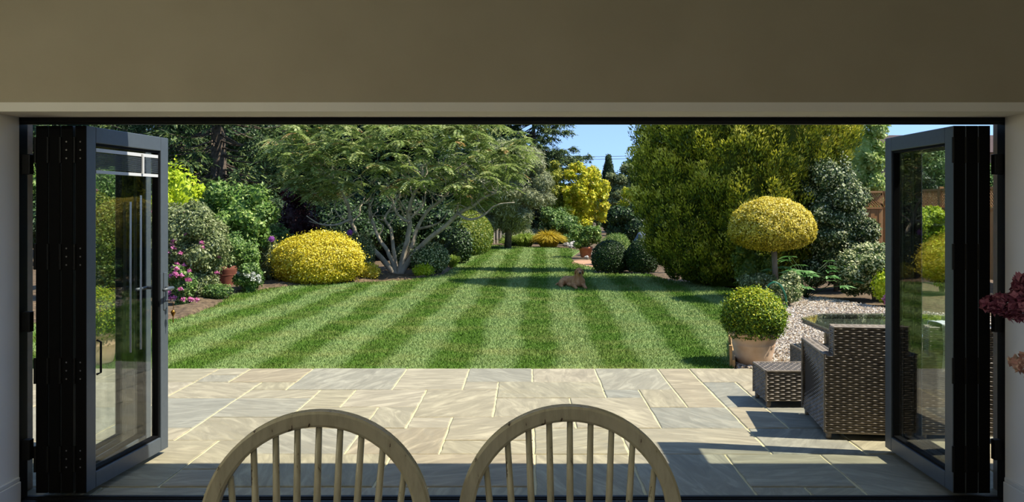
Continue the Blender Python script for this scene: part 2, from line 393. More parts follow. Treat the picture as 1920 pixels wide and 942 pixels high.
# foliage
M['gold'] = leafmat('gold_leaves', [(0, (140,128,14)), (.45, (216,198,40)), (.8, (234,220,88)), (1, (242,234,150))])
M['goldgreen'] = leafmat('golden_privet_leaves', [(0, (118,112,18)), (.4, (196,178,44)), (.75, (234,216,88)), (1, (244,232,150))])
M['box'] = leafmat('box_leaves', [(0, (44,74,12)), (.5, (110,142,24)), (1, (206,204,52))])
M['darkbox'] = leafmat('dark_box_leaves', [(0, (22,42,16)), (.6, (42,70,26)), (1, (78,104,42))], transl=.15)
M['hedge'] = leafmat('hedge_leaves', [(0, (58,84,24)), (.5, (94,116,34)), (1, (150,150,56))])
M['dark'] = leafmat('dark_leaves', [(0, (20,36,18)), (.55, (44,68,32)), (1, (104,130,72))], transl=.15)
M['mid'] = leafmat('mid_leaves', [(0, (40,68,28)), (.5, (90,124,54)), (1, (176,196,118))])
M['bright'] = leafmat('bright_leaves', [(0, (50,80,28)), (.5, (102,136,54)), (1, (188,204,120))])
M['lime'] = leafmat('lime_leaves', [(0, (120,150,10)), (.5, (176,196,28)), (1, (214,220,70))])
M['yellowtree'] = leafmat('yellow_tree_leaves', [(0, (96,122,20)), (.35, (172,178,34)), (.7, (220,210,54)), (1, (232,206,96))])
M['sage'] = leafmat('sage_leaves', [(0, (62,80,40)), (.5, (116,128,76)), (.85, (176,182,126)), (1, (208,210,170))])
M['silver'] = leafmat('silver_willow_leaves', [(0, (88,100,64)), (.5, (142,148,104)), (1, (198,198,160))])
M['sumac'] = leafmat('sumac_leaves', [(0, (72,96,40)), (.5, (138,156,80)), (.9, (206,212,146)), (1, (176,140,86))], transl=.45)
M['purple'] = leafmat('purple_leaves', [(0, (30,14,20)), (.6, (58,26,34)), (1, (92,48,54))], transl=.25)
M['varieg'] = leafmat('variegated_leaves', [(0, (56,82,38)), (.34, (92,116,60)), (.55, (196,200,142)), (.8, (226,224,176))], const=True)
M['variegdark'] = leafmat('holly_leaves', [(0, (36,54,22)), (.36, (66,88,40)), (.58, (150,160,104)), (.78, (226,226,184))], const=True)
M['thuja'] = leafmat('thuja_sprays', [(0, (40,58,14)), (.38, (100,116,26)), (.7, (190,186,52)), (1, (236,226,110))], transl=.25, rough=.6)
M['spruce'] = leafmat('spruce_needles', [(0, (30,48,22)), (.55, (58,82,38)), (1, (146,160,84))], transl=.15, rough=.6)
M['grassgold'] = leafmat('golden_grass', [(0, (140,124,24)), (.5, (196,170,42)), (1, (224,204,92))])
M['grassgreen'] = leafmat('green_grass', [(0, (98,128,40)), (.5, (142,166,62)), (1, (190,200,104))])
M['pink'] = leafmat('pink_petals', [(0, (190,86,140)), (.5, (218,124,176)), (1, (238,180,212))], transl=.3)
M['white'] = leafmat('white_petals', [(0, (206,208,196)), (1, (236,236,228))], transl=.3)
M['allium'] = leafmat('purple_florets', [(0, (146,70,160)), (1, (196,120,206))], transl=.3)
M['mauve'] = leafmat('mauve_florets', [(0, (92,40,62)), (.5, (128,66,92)), (1, (170,112,132))], transl=.3)
M['blush'] = leafmat('blush_florets', [(0, (176,128,128)), (.5, (206,170,160)), (1, (226,206,190))], transl=.3)
M['lightgreen'] = leafmat('light_green_leaves', [(0, (84,112,44)), (.5, (140,166,76)), (1, (206,214,140))], transl=.4)
M['fern'] = leafmat('broad_leaves', [(0, (46,84,36)), (.5, (92,140,72)), (1, (160,196,136))])
# ------------------------------------------------------------------ the room and the house around the opening
XL, XR, YI, YF, ZT = -2.73, 2.56, 4.106, 4.375, 2.077      # opening, inner wall face, frame face, plaster soffit
b = MB()
b.box(-3.8, XL, YI, YF, 0, 2.75); b.box(XR, 3.8, YI, YF, 0, 2.75); b.box(XL, XR, YI, YF, ZT, 2.75)
struct(b.build('wall_front', M['plaster']), 'plain beige interior wall above and beside the wide door opening', 'wall')
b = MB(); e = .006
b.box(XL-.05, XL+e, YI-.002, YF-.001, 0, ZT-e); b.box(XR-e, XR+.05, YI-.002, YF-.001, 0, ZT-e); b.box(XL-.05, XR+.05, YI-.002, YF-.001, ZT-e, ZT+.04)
struct(b.build('trim_1', M['reveal']), 'plaster reveal lining the door opening, coloured paler for the daylight on it', 'reveal')
for nm, x0, x1 in (('baseboard_left', XL, XL+.024), ('baseboard_right', XR-.024, XR)):
    b = MB(); b.box(x0, x1, YI-.0, YF-.012, 0, .125); b.box(x0 if x0 == XL else x0+.006, x1-.006 if x0 == XL else x1, YI, YF-.012, .125, .148)
    struct(b.build(nm, M['skirting'], bevel=.004), 'white skirting board on the %s door reveal' % nm[10:], 'baseboard')
b = MB(); b.box(-3.8, 3.8, -3.6, YF, -.12, 0.0); struct(b.build('floor', M['roomfloor']), 'indoor floor of the dining room', 'floor')
b = MB(); b.box(-3.9, 3.9, -3.7, 4.6, 2.75, 2.85); struct(b.build('ceiling', M['ceiling']), 'flat white room ceiling', 'ceiling')
b = MB(); b.box(-3.9, -3.8, -3.7, YF, 0, 2.75); struct(b.build('wall_left', M['plaster']), 'left room wall', 'wall')
b = MB(); b.box(3.8, 3.9, -3.7, YF, 0, 2.75); struct(b.build('wall_right', M['plaster']), 'right room wall', 'wall')
b = MB()
b.box(-3.8, -1.5, -3.7, -3.6, 0, 2.75); b.box(1.5, 3.8, -3.7, -3.6, 0, 2.75); b.box(-1.5, 1.5, -3.7, -3.6, 0, .9); b.box(-1.5, 1.5, -3.7, -3.6, 2.2, 2.75)
struct(b.build('wall_back', M['plaster']), 'rear room wall with an opening for the added window', 'wall')
w = thing('added_window_1', 'wide white framed window added in the unseen rear wall to let in daylight', 'window', (0, -3.65, .9)); struct(w)  # unseen window, added so daylight reaches the room from behind
b = MB(); b.box(-1.5, 1.5, -.03, .03, 0, .06); b.box(-1.5, 1.5, -.03, .03, 1.24, 1.3)
for x in (-1.5, -.53, .47, 1.44): b.box(x, x+.06, -.03, .03, .06, 1.24)
b.build('window_frame', M['skirting'], w)
b = MB(); b.box(-1.44, 1.44, -.004, .004, .06, 1.24); b.build('pane', M['glass'], w)
b = MB(); b.box(-4.3, XL-.07, YF, 4.62, 0, 2.85); b.box(XR+.07, 4.3, YF, 4.62, 0, 2.85); b.box(XL-.07, XR+.07, YF, 4.62, 2.12, 2.85)
struct(b.build('wall_outside', M['brick']), 'outer skin of the house wall around the door opening', 'wall')
b = MB(); b.box(-12, 14, -3.9, 4.715, 2.86, 3.0); struct(b.build('trim_2', M['roofdark']), 'flat roof slab with overhanging eave', 'roof')

# fill lamps added out of view, behind and above the viewer, to brighten the room
for k, (x, y) in enumerate(((-2.2, -.6), (0, -1.2), (2.2, -.6), (-2.6, 1.6))):
    t = thing('added_fill_lamp', '%s unseen glass globe fill lamp added on the ceiling to brighten the room' % ('left rear', 'central rear', 'right rear', 'left front')[k], 'lamp', (x, y, 2.75), group='added room fill lamps')
    m_ = MB(); m_.lathe([(.05, 0), (.05, -.02), (.008, -.03), (.008, -.2)], 16); m_.build('cord', M['steel'], t, True)
    m_ = MB(); m_.lathe([(.03, -.2), (.075, -.23), (.095, -.28), (.075, -.33), (.03, -.36)], 20, cap=False); g = m_.build('globe', M['tableglass'], t, True)
    l = bpy.data.lights.new('fill_light', 'POINT'); l.energy = FILL_W*(2.0 if k == 3 else 1); l.color = (1, .91, .74); l.shadow_soft_size = .06
    lo = bpy.data.objects.new('fill_light', l); COL.objects.link(lo); lo.parent = t; lo.location = (0, 0, -.28)

# ------------------------------------------------------------------ door frame and folding door panels
f = thing('door_1', 'black outer frame of the folding doors set in the wall opening', 'door frame', (0, YF, 0)); struct(f)
b = MB(); b.box(XL-.07, XL+.004, 0, .075, 0, 2.12); b.build('jamb', M['blackalu'], f)
b = MB(); b.box(XR-.004, XR+.07, 0, .075, 0, 2.12); b.build('jamb', M['blackalu'], f)
b = MB(); b.box(XL, XR, 0, .075, 2.046, 2.12); b.box(XL, XR, .02, .05, 2.036, 2.046); b.build('head', M['blackalu'], f)
b = MB(); b.box(XL, XR, -.01, .09, -.02, .014); b.box(XL, XR, .025, .03, .014, .02); b.box(XL, XR, .05, .055, .014, .02); b.build('threshold', M['blackalu'], f)
for px_, sg in ((XL+.004, 1), (XR-.004, -1)):
    for z in (.28, .97, 1.82):
        b = MB(); b.box(min(px_, px_+sg*.045), max(px_, px_+sg*.045), .02, .06, z-.055, z+.055); b.build('hinge', M['blackalu'], f, bevel=.004)

def ring(x0, x1, z0, z1, w, y0, y1, b=None):
    b = b or MB()
    b.box(x0, x0+w, y0, y1, z0, z1); b.box(x1-w, x1, y0, y1, z0, z1)
    b.box(x0+w, x1-w, y0, y1, z0, z0+w); b.box(x0+w, x1-w, y0, y1, z1-w, z1)
    return b
PW, PT, PZ0, PZ1 = .845, .064, .035, 2.032
def panel(name, label, loc, rz, PW=PW, sw=.088, screws=False):
    t = thing(name, label, 'folding door', loc, rz); struct(t)
    ring(0, PW, PZ0, PZ1, sw, -PT/2, PT/2).build('door_frame', M['alu'], t, bevel=.004)
    b = MB(); b.box(-.0015, .004, -PT/2-.001, PT/2-.004, PZ0, PZ1); b.build('edge_shade', M['rubber_and_shade'], t)  # black cap: shade of the unlit stacking edge put in as colour
    ring(sw-.004, PW-sw+.004, PZ0+sw-.004, PZ1-sw+.004, .018, -PT/2+.012, PT/2-.012).build('gasket', M['rubber_and_shade'], t)
    b = MB(); b.box(.1, PW-.1, -.003, .003, PZ0+.1, PZ1-.1); b.build('glass', M['glass'], t)
    # hinge knuckles with their screws on the stacking edge that faces the room
    for z in (.22, .70, 1.32, 1.90):
        b = MB()
        for dz in (-.045, 0, .045):
            b.lathe([(.0045, 0), (.0045, .002)], 10, (0, 0, 0))
            for i in range(len(b.v)-20, len(b.v)):
                x, y, zz = b.v[i]; b.v[i] = (-zz, x, y+z+dz)
        if screws: b.build('screw_row', M['steel'], t)
        b = MB(); b.tube([(-.004, PT/2, z-.07), (-.004, PT/2, z+.07)], .008, 10); b.build('hinge', M['blackalu'], t)
    return t
# right stack: three panels folded flat against each other, outermost face towards the opening
for k in range(3):
    lab = ('nearest the opening, reflecting the garden', 'second in the right folded stack', 'beside the right jamb')[k]
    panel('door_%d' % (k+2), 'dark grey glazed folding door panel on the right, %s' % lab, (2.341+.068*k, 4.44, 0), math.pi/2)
rl = math.radians(90-5.2)
for k in range(3):
    lab = ('beside the left jamb', 'second from the left jamb', 'folded behind the open traffic door')[k]
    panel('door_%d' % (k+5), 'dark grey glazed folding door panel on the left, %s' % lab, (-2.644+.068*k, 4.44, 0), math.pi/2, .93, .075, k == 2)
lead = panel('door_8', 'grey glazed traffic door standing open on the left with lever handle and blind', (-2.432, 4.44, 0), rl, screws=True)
# integral blind gathered at the top of the traffic door
b = MB(); b.box(.105, PW-.105, -.022, -.006, PZ1-.135, PZ1-.115); b.build('blind_rail', M['blind'], lead)
b = MB()
for k in range(13): b.box(.105, PW-.105, -.022, -.006, PZ1-.145-.007*k, PZ1-.1425-.007*k)
b.build('blind_slats', M['alu'], lead)
b = MB(); b.box(.105, PW-.105, -.022, -.006, PZ1-.255, PZ1-.237); b.build('blind_rail', M['blind'], lead)
b = MB(); b.tube([(.56, -.026, PZ1-.12), (.56, -.026, PZ1-.24)], .009, 8); b.build('blind_cord', M['blind'], lead)
for x, zt in ((.44, 1.62), (.55, 1.66)):
    b = MB(); b.tube([(x, -.02, .72), (x, -.02, zt)], .006, 8); b.build('wand', M['steel'], lead)
b = MB(); b.tube([(.1, -.028, .66), (.104, -.05, .67), (.104, -.05, .84), (.1, -.028, .85)], .006, 8); b.build('pull_handle', M['blackalu'], lead)
for sg in (-1, 1):
    hp = MB(); hp.box(PW-.062, PW-.024, sg*PT/2-.006, sg*PT/2+.006, .93, 1.17)
    h_ = hp.build('handle_plate', M['alu'], lead, bevel=.003)
    hp = MB(); hp.tube([(PW-.043, sg*PT/2, 1.07), (PW-.043, sg*(PT/2+.05), 1.07), (PW-.05, sg*(PT/2+.058), 1.07), (PW-.16, sg*(PT/2+.058), 1.068)], [.011, .011, .0115, .010], 10)
    hp.build('lever', M['alu'], h_, True)
# key with fob in the lock of the traffic door
kx, ky = -2.432+math.cos(rl)*(PW-.043), 4.44+math.sin(rl)*(PW-.043)
t = thing('door_key', 'small key with a hanging brass fob in the lock of the left traffic door', 'key', (kx+.036, ky, .985))
b = MB(); b.box(.0, .036, -.002, .002, -.004, .004); b.lathe([(.004, -.002), (.013, -.002), (.013, .002), (.004, .002)], 14, (.046, 0, 0)); b.build('key_blade', M['steel'], t)
b = MB(); b.tube([(.046, 0, -.008), (.05, .002, -.04), (.048, 0, -.06)], .002, 6); b.build('ring', M['brass'], t)
b = MB(); b.lathe([(.002, -.055), (.012, -.062), (.015, -.075), (.009, -.088), (.003, -.1), (.003, -.135), (.001, -.14)], 14, (.048, 0, 0)); b.build('fob', M['brass'], t, True)

# ------------------------------------------------------------------ ground: soil, patio slabs, lawn, gravel
b = MB(); b.box(-90, 90, 4.62, 140, -.3, -.03); struct(b.build('ground', M['soil']), 'dark soil of the garden beds', 'ground')
U = .306; X0, Y0 = .04, 8.008
manual = [(0,3,-4,-2),(0,3,-7,-4),(0,2,-2,0),(0,2,0,2),(2,3,-2,-1),(2,4,-1,2),(3,6,-3,-1),(3,5,-5,-3),(3,5,-6,-5),(4,6,-8,-6),(3,4,-8,-6),
 (5,7,-4,-3),(5,7,-6,-4),(6,7,-3,-2),(6,8,-2,0),(7,9,-4,-2),(8,9,-2,0),(4,6,-1,1),(4,7,1,3),(0,3,2,4),(0,5,4,5),(3,5,3,4),(5,7,3,5),(7,9,2,5),
 (9,11,-3,0),(9,12,0,2),(9,12,2,4),(9,11,4,6),(0,2,-9,-7),(2,4,-10,-8),(6,8,-8,-6),(7,9,-6,-4),(9,11,-6,-3),(6,7,-1,1),(7,9,0,2),(0,2,5,7),(2,5,5,6),(2,4,6,8)]
rows, c0, c1 = 12, -31, 32
occ = {}
slabs = []
def put(r0, r1, a, z):
    cells = [(r, c) for r in range(r0, r1) for c in range(a, z)]
    if any(q in occ for q in cells): return False
    for q in cells: occ[q] = 1
    slabs.append((r0, r1, a, z)); return True
for q in manual: put(*q)
R = random.Random(4)
for r in range(rows):
    for c in range(c0, c1):
        if (r, c) in occ: continue
        opts = [(2,3),(3,2),(2,2),(1,2),(2,1),(1,1),(3,3)]; R.shuffle(opts); opts.sort(key=lambda o: -o[0]*o[1]+R.random()*6)
        for (dr, dc) in opts:
            if r+dr <= rows and c+dc <= c1 and put(r, r+dr, c, c+dc): break
b = MB()
for (r0, r1, a, z) in slabs:
    g = .007; tn = R.random()
    x0, x1 = X0+U*a+g, X0+U*z-g; y1, y0 = Y0-U*r0-g, Y0-U*r1+g
    if r1 == rows: y0 = 4.47
    e = .006
    def edge(p, q, n=7):
        return [(p[0]+(q[0]-p[0])*i/n+R.uniform(-.0035, .0035), p[1]+(q[1]-p[1])*i/n+R.uniform(-.0035, .0035)) for i in range(n)]
    lp = edge((x0, y0), (x1, y0))+edge((x1, y0), (x1, y1))+edge((x1, y1), (x0, y1))+edge((x0, y1), (x0, y0))
    cx, cy = (x0+x1)/2, (y0+y1)/2; n = len(lp); dz = R.uniform(-.0015, .0015)
    inner = [(cx+(x-cx)*(1-e/(x1-x0)*2), cy+(y-cy)*(1-e/(y1-y0)*2)) for x, y in lp]
    V = [(x, y, -.02) for x, y in lp]+[(x, y, -.004+dz) for x, y in lp]+[(x, y, dz) for x, y in inner]
    Fc = [(i+k*n, (i+1) % n+k*n, (i+1) % n+(k+1)*n, i+(k+1)*n) for k in range(2) for i in range(n)]+[tuple(range(2*n, 3*n))]
    b.add(V, Fc, tn)
pat = struct(b.build('patio', M['slab'], tints=True), 'patio of buff and grey sandstone slabs in mixed sizes', 'patio')
b = MB(); b.box(X0+U*c0, X0+U*c1, 4.47, Y0, -.03, -.007); b.build('pointing', M['mortar'], pat)

LAWN = [(-9.6,8.01),(-9.4,10),(-7.0,11.0),(-5.2,11.2),(-4.88,11.5),(-4.95,12.9),(-5.3,14.6),(-5.0,15.6),(-4.6,16.2),(-3.6,16.75),(-2.6,17.4),(-1.93,18.7),(-1.9,21.3),(-2.15,25.5),(-2.2,29.5),(-1.6,32.8),(-1.0,32.6),(0,30.9),(1.45,30.4),(1.85,28.8),(1.3,25.0),(1.3,22.6),(1.75,20.6),(1.5,19.1),(2.3,18.9),(2.8,18.9),(3.0,17.4),(3.75,16.2),(3.9,15.2),(3.55,13.8),(3.0,12),(2.35,9.5),(2.02,8.01)]
b = MB(); b.poly(LAWN, -.028, -.004)
lawn = struct(b.build('lawn', M['lawn'], tints=True), 'mown lawn with light and dark stripes', 'lawn')
def inside(P, poly):
    x, y = P[:, 0], P[:, 1]; r = np.zeros(len(P), bool); j = len(poly)-1
    for i in range(len(poly)):
        xi, yi = poly[i]; xj, yj = poly[j]
        c = ((yi > y) != (yj > y)) & (x < (xj-xi)*(y-yi)/(yj-yi+1e-12)+xi); r ^= c; j = i
    return r
rng = np.random.default_rng(11)
def scatter(poly, n, dens=None, ymax=99):
    a = np.array(poly); lo, hi = a.min(0), a.max(0); out = []; tot = 0
    while tot < n:
        P = rng.uniform(lo, hi, (n*3, 2))
        if dens is not None: P = P[rng.uniform(size=len(P)) < dens(P)]
        P = P[inside(P, poly)]; out.append(P); tot += len(P)
    return np.concatenate(out)[:n]
P2 = scatter(LAWN, 300000, lambda P: np.clip((8.3/P[:, 1])**2.0, 0, 1)*(np.abs(P[:, 0]) < P[:, 1]*.66))
n = len(P2); P3 = np.column_stack([P2, np.full(n, -.006)])
sc_ = np.clip(P2[:, 1]/9, .9, 2.2)
D = np.column_stack([rng.normal(0, .55, n), rng.normal(0, .55, n), np.ones(n)])
N = rng.normal(size=(n, 3)); N[:, 1] -= .5
lv = Leaves(); lv.add(leafverts(P3, D, N, rng.uniform(.018, .042, n)*sc_**.5, rng.uniform(.004, .008, n)*sc_, .3), rng.normal(.52, .22, n))
tag(lv.build('lawn_grass', M['lawn']), 'short mown grass blades covering the striped lawn', 'grass', kind='stuff')
# gravel
GRAV = [(2.05,8.01),(2.38,9.5),(3.03,12),(3.6,13.0),(4.2,13.5),(4.75,14.7),(5.2,14.0),(5.6,12.5),(7,11.3),(9.6,10.2),(9.6,8.01)]
b = MB(); b.poly(GRAV, -.028, -.006); struct(b.build('gravel_path', M['gravelbase']), 'pale gravel area right of the lawn', 'gravel')
P2 = scatter(GRAV, 26000, lambda P: np.clip((8.5/P[:, 1])**1.2, 0, 1)*(P[:, 0] < P[:, 1]*.62)); n = len(P2)
lv = Leaves(); P3 = np.column_stack([P2, np.full(n, .0)])
for k in range(3):
    D = rng.normal(size=(n, 3)); N = rng.normal(size=(n, 3)); N[:, 2] += 2
    t_ = rng.uniform(0, 1, n) if k == 0 else t_
    L = rng.uniform(.018, .038, n); Dn = unit(D)
    Q = P3+np.column_stack([np.zeros((n, 2)), rng.uniform(0, .008, n)])
    lv.add(leafverts(Q-Dn*L[:, None]*.5, Dn, N, L, L*.8, .5), t_)
tag(lv.build('gravel_stones', M['gravel']), 'loose pale gravel stones lying over the gravel area', 'gravel', kind='stuff')
b = MB(); b.lathe([(.01, 0), (.5, 0), (.62, -.012)], 28, (1.72, 22.6, 0), ex=(1, 2.3)); struct(b.build('mulch_bed', M['mulch']), 'small circle of pale bark mulch cut into the lawn edge', 'mulch bed')
# bed soil, slightly raised and lumpy along the left border
LB = [(-4.9,11.9),(-5.0,13.2),(-5.35,14.8),(-5.0,15.8),(-4.5,16.35),(-3.5,16.95),(-2.5,17.6),(-1.98,18.8),(-2.0,21.5),(-4,21.5),(-8,19),(-9.5,14),(-7.3,11.6),(-5.4,11.5)]
Rr = random.Random(2)
def soilz(u, v):
    x, y = -9.6+u*7.8, 11.3+v*10.5
    P = np.array([[x, y]])
    z = .03+.018*math.sin(x*7.1+y*3)+.015*math.sin(y*9.3-x*4)+Rr.uniform(-.012, .012)
    return (x, y, z if inside(P, LB)[0] else -.034)
b = MB(); b.grid(soilz, 110, 130); struct(b.build('soil_bed', M['soil'], smooth=True), 'dark soil border along the left side of the lawn', 'soil bed')
# timber edging by the right clay pot
t = thing('lawn_edging', 'short timber edging board between the lawn and gravel by the right pot', 'edging', (2.03, 8.06, 0), math.atan2(1.4, .33))
b = MB(); b.box(0, 1.45, -.014, .014, -.02, .07); b.build('board', M['wood'], t, bevel=.003)
for x in (.04, .7, 1.38):
    b = MB(); b.box(x-.02, x+.02, .014, .04, -.02, .1 if x > .1 else .2); b.build('peg', M['wood'], t, bevel=.003)
# ------------------------------------------------------------------ two Windsor chairs, dining table and vase
def make_chair(label, loc, rz, group):
    t = thing('dining_chair', label, 'chair', loc, rz, group)
    lean = lambda z: .02+(z-.45)*.13
    a, bq, zc = .254, .245, .84          # hoop: half width, rise above its widest point, height of that point
    def hoop(s):                          # s from -1 (left foot) to 1 (right foot)
        al = abs(s)
        if al > .52:
            q = (al-.52)/.48; z = zc-(zc-.445)*q; x = a-(a-.185)*q**1.6
        else:
            th = math.pi/2*(1-al/.52); z = zc+bq*math.sin(th); x = a*math.cos(th)
        return Vector((math.copysign(x, s), lean(z), z))
    n = 72; prof = [(-.019,-.014),(-.013,-.017),(.013,-.017),(.019,-.013),(.019,-.005),(.0145,-.003),(.0145,-.001),(.019,.001),(.019,.005),(.0145,.006),(.0145,.008),(.019,.0095),(.019,.012),(.012,.016),(-.012,.016),(-.019,.012)]
    V = []
    for i in range(n+1):
        s = -1+2*i/n; p = hoop(s); d = (hoop(min(s+.01, 1))-hoop(max(s-.01, -1))).normalized()
        out = Vector((d.z, 0, -d.x)); out = -out if out.dot(Vector((p.x, 0, max(p.z-zc, 0)))) < 0 else out; out.normalize()
        dep = d.cross(out).normalized(); dep = -dep if dep.y < 0 else dep
        V += [p+out*u+dep*v for u, v in prof]
    m_ = len(prof); Fc = [(i*m_+k, i*m_+(k+1) % m_, (i+1)*m_+(k+1) % m_, (i+1)*m_+k) for i in range(n) for k in range(m_)]
    mb = MB(); mb.add(V, Fc); hb = mb.build('hoop', M['chair'], t)
    for k in range(9):
        u = (k-4)/4; xt = .206*u; xb = .15*u
        zt = zc+bq*math.sqrt(max(0, 1-(xt/(a-.012))**2))-.012
        if abs(u) == 1: zt -= .004
        p0, p1 = Vector((xb, lean(.44)-.012*0, .44)), Vector((xt, lean(zt), zt))
        mb = MB(); pts = [p0.lerp(p1, q) for q in (0, .15, .4, .7, 1)]; mb.tube(pts, [.0085, .0095, .0095, .0088, .0075], 10); mb.build('spindle', M['chair'], t, True)
    # saddle seat, front towards the table (-y)
    mb = MB(); pts = []
    for k in range(28):
        q = 2*math.pi*k/28; cx_, sy_ = math.cos(q), math.sin(q)
        pts.append((math.copysign(abs(cx_)**.7, cx_)*(.215 if sy_ > 0 else .225), -.19+math.copysign(abs(sy_)**.75, sy_)*.225))
    mb.poly(pts, .415, .452); mb.build('seat', M['chair'], t, bevel=.01)
    for sx in (-1, 1):
        for sy, yb, yt in ((-1, -.38, -.32), (1, .06, -.04)):
            mb = MB(); p0, p1 = Vector((sx*.215, yb, 0)), Vector((sx*.14, yt, .42))
            mb.tube([p0.lerp(p1, q) for q in (0, .12, .3, .38, .5, .62, .7, .85, 1)], [.012, .015, .02, .013, .021, .022, .014, .019, .014], 12); mb.build('leg', M['chair'], t, True)
    for sx in (-1, 1):
        mb = MB(); mb.tube([(sx*.187, -.358, .155), (sx*.185, -.16, .16), (sx*.187, .025, .155)], [.009, .014, .009], 10); mb.build('stretcher', M['chair'], t, True)
    mb = MB(); mb.tube([(-.187, -.165, .16), (0, -.165, .16), (.187, -.165, .16)], [.009, .014, .009], 10); mb.build('stretcher', M['chair'], t, True)
    return t
make_chair('left of two worn cream Windsor chairs, hoop back slightly lower in view', (PX(600, 1.97), 1.875, 0), math.radians(2), 'dining chairs facing the table')
make_chair('right of two worn cream Windsor chairs, in front of the wide open doorway', (PX(1066, 2.02), 1.925, 0), math.radians(-2), 'dining chairs facing the table')
t = thing('dining_table', 'wooden dining table below the view in front of the two chairs', 'table', (.3, .85, 0))
b = MB(); b.box(-1.1, 1.1, -.5, .62, .72, .75); b.build('table_top', M['tablewood'], t, bevel=.006)
for sx in (-1, 1):
    for sy in (-.42, .54):
        b = MB(); b.tube([(sx*1.0, sy, 0), (sx*1.0, sy, .35), (sx*1.0, sy, .72)], [.025, .035, .045], 12); b.build('leg', M['tablewood'], t, True)
vx, vy = 1.06, 1.38
t = thing('flower_vase', 'white vase on the dining table holding the dried flower stems', 'vase', (vx, vy, .75))
b = MB(); b.lathe([(.05, 0), (.07, .03), (.085, .12), (.07, .22), (.045, .27), (.05, .3), (.044, .3), (.04, .27), (.06, .2), (.06, .04), (.01, .02)], 28); b.build('body', M['vase'], t, True)
def flowerhead(name, label, tip, ax, r, ln, mat, L, W, n, seed, stem_mat='mid'):
    t = thing(name, label, 'flower', tip)
    rg = np.random.default_rng(seed); lv = Leaves(); ax = np.array(ax)/np.linalg.norm(ax)
    for k in range(n):                     # little four-petalled florets around a spike
        s = rg.uniform(0, 1); u = unit(rg.normal(size=3)); u = unit(u-ax*u.dot(ax)*.6)
        rr = r*(1-.75*max(0, s-.45)/.55)*rg.uniform(.75, 1.05); c = ax*(s*ln)+u*rr
        nn = unit(u+rg.normal(size=3)*.35); e1 = unit(np.cross(nn, rg.normal(size=3))); e2 = np.cross(nn, e1)
        Dd = np.array([e1, e2, -e1, -e2])+nn*.45
        lv.add(leafverts(np.repeat(c[None], 4, 0), Dd, np.repeat(nn[None], 4, 0), L*rg.uniform(.7, 1.2), W), np.full(4, rg.uniform()))
    lv.build('florets', M[mat], t)
    b = MB(); base = Vector((vx, vy, .9))-Vector(tip)
    top = Vector(ax*ln*.8); b.tube([base, base.lerp(top, .5)+Vector((.03, 0, .05)), Vector(ax*ln*.05), top], [.003, .003, .003, .002], 6); b.build('stem', M['bark'], t, True)
flowerhead('dried_flower', 'dusky purple dried flower spike leaning in at the right edge', (1.005, 1.58, 1.405), (-1, .05, .03), .030, .115, 'mauve', .011, .008, 330, 5)
flowerhead('dried_flower', 'second dusky purple flower spike rising behind the purple one at the right edge', (1.0, 1.62, 1.40), (-.25, .1, .75), .026, .06, 'mauve', .011, .008, 160, 6)
flowerhead('dried_flower', 'pale blush dried flower spray low at the right edge', (1.015, 1.6, 1.285), (-1, 0, .1), .022, .07, 'blush', .012, .009, 60, 7)

# ------------------------------------------------------------------ wicker furniture
def weave(b, Pf, nu, nv, amp=.008):
    """woven strands: Pf(u,v)->(point, normal); nu stakes across, nv strands up"""
    su, sv = 4, 4
    V = []; Fc = []
    W_ = nu*su+1
    for j in range(nv):
        for k in range(sv+1):
            for i in range(W_):
                u = i/(nu*su); v = (j+(k/sv)*.98)/nv
                p, nrm = Pf(u, v)
                hb = math.sin(math.pi*k/sv)
                h = amp*(.15+.85*hb)*(.55+.45*math.cos(math.pi*(i/su)+math.pi*(j % 2))) - amp*.5*(1-hb)
                V.append(Vector(p)+Vector(nrm)*h)
        o = j*(sv+1)*W_
        for k in range(sv):
            for i in range(W_-1): Fc.append((o+k*W_+i, o+k*W_+i+1, o+(k+1)*W_+i+1, o+(k+1)*W_+i))
    b.add(V, Fc)
def flat(p00, pu, pv, nrm):
    p00, pu, pv, nrm = Vector(p00), Vector(pu), Vector(pv), Vector(nrm)
    return lambda u, v: (p00+pu*u+pv*v, nrm)
def foot(t, x, y, h=.055):
    b = MB(); b.lathe([(.017, 0), (.02, h*.3), (.02, h)], 14, (x, y, 0)); b.build('foot', M['wicker'], t, True)
SX, SY = .042, .0155
def make_stool(label, loc, rz, w, d, h):
    t = thing('wicker_footstool', label, 'footstool', loc, rz, 'wicker footstools')
    b = MB(); b.box(-w/2+.012, w/2-.012, -d/2+.012, d/2-.012, .06, h-.01); b.build('shadow_core', M['wickercore'], t)
    b = MB(); z0, hh = .05, h-.05
    for p, u, nn, L in (((-w/2,-d/2,z0),(w,0,0),(0,-1,0),w), ((w/2,-d/2,z0),(0,d,0),(1,0,0),d), ((w/2,d/2,z0),(-w,0,0),(0,1,0),w), ((-w/2,d/2,z0),(0,-d,0),(-1,0,0),d)):
        weave(b, flat(p, u, (0,0,hh), nn), round(L/SX), round(hh/SY))
    weave(b, flat((-w/2,-d/2,h), (0,d,0), (w,0,0), (0,0,1)), round(d/SX), round(w/(SY*1.6)))
    for e in (((-w/2,-d/2,h),(w/2,-d/2,h)),((w/2,-d/2,h),(w/2,d/2,h)),((w/2,d/2,h),(-w/2,d/2,h)),((-w/2,d/2,h),(-w/2,-d/2,h))): b.tube(e, .009, 8)
    for x in (-w/2, w/2):
        for y in (-d/2, d/2): b.tube([(x,y,z0),(x,y,h)], .009, 8)
    b.build('woven_cover', M['wicker'], t)
    for x in (-w/2+.025, w/2-.025):
        for y in (-d/2+.025, d/2-.025): foot(t, x, y)
    return t
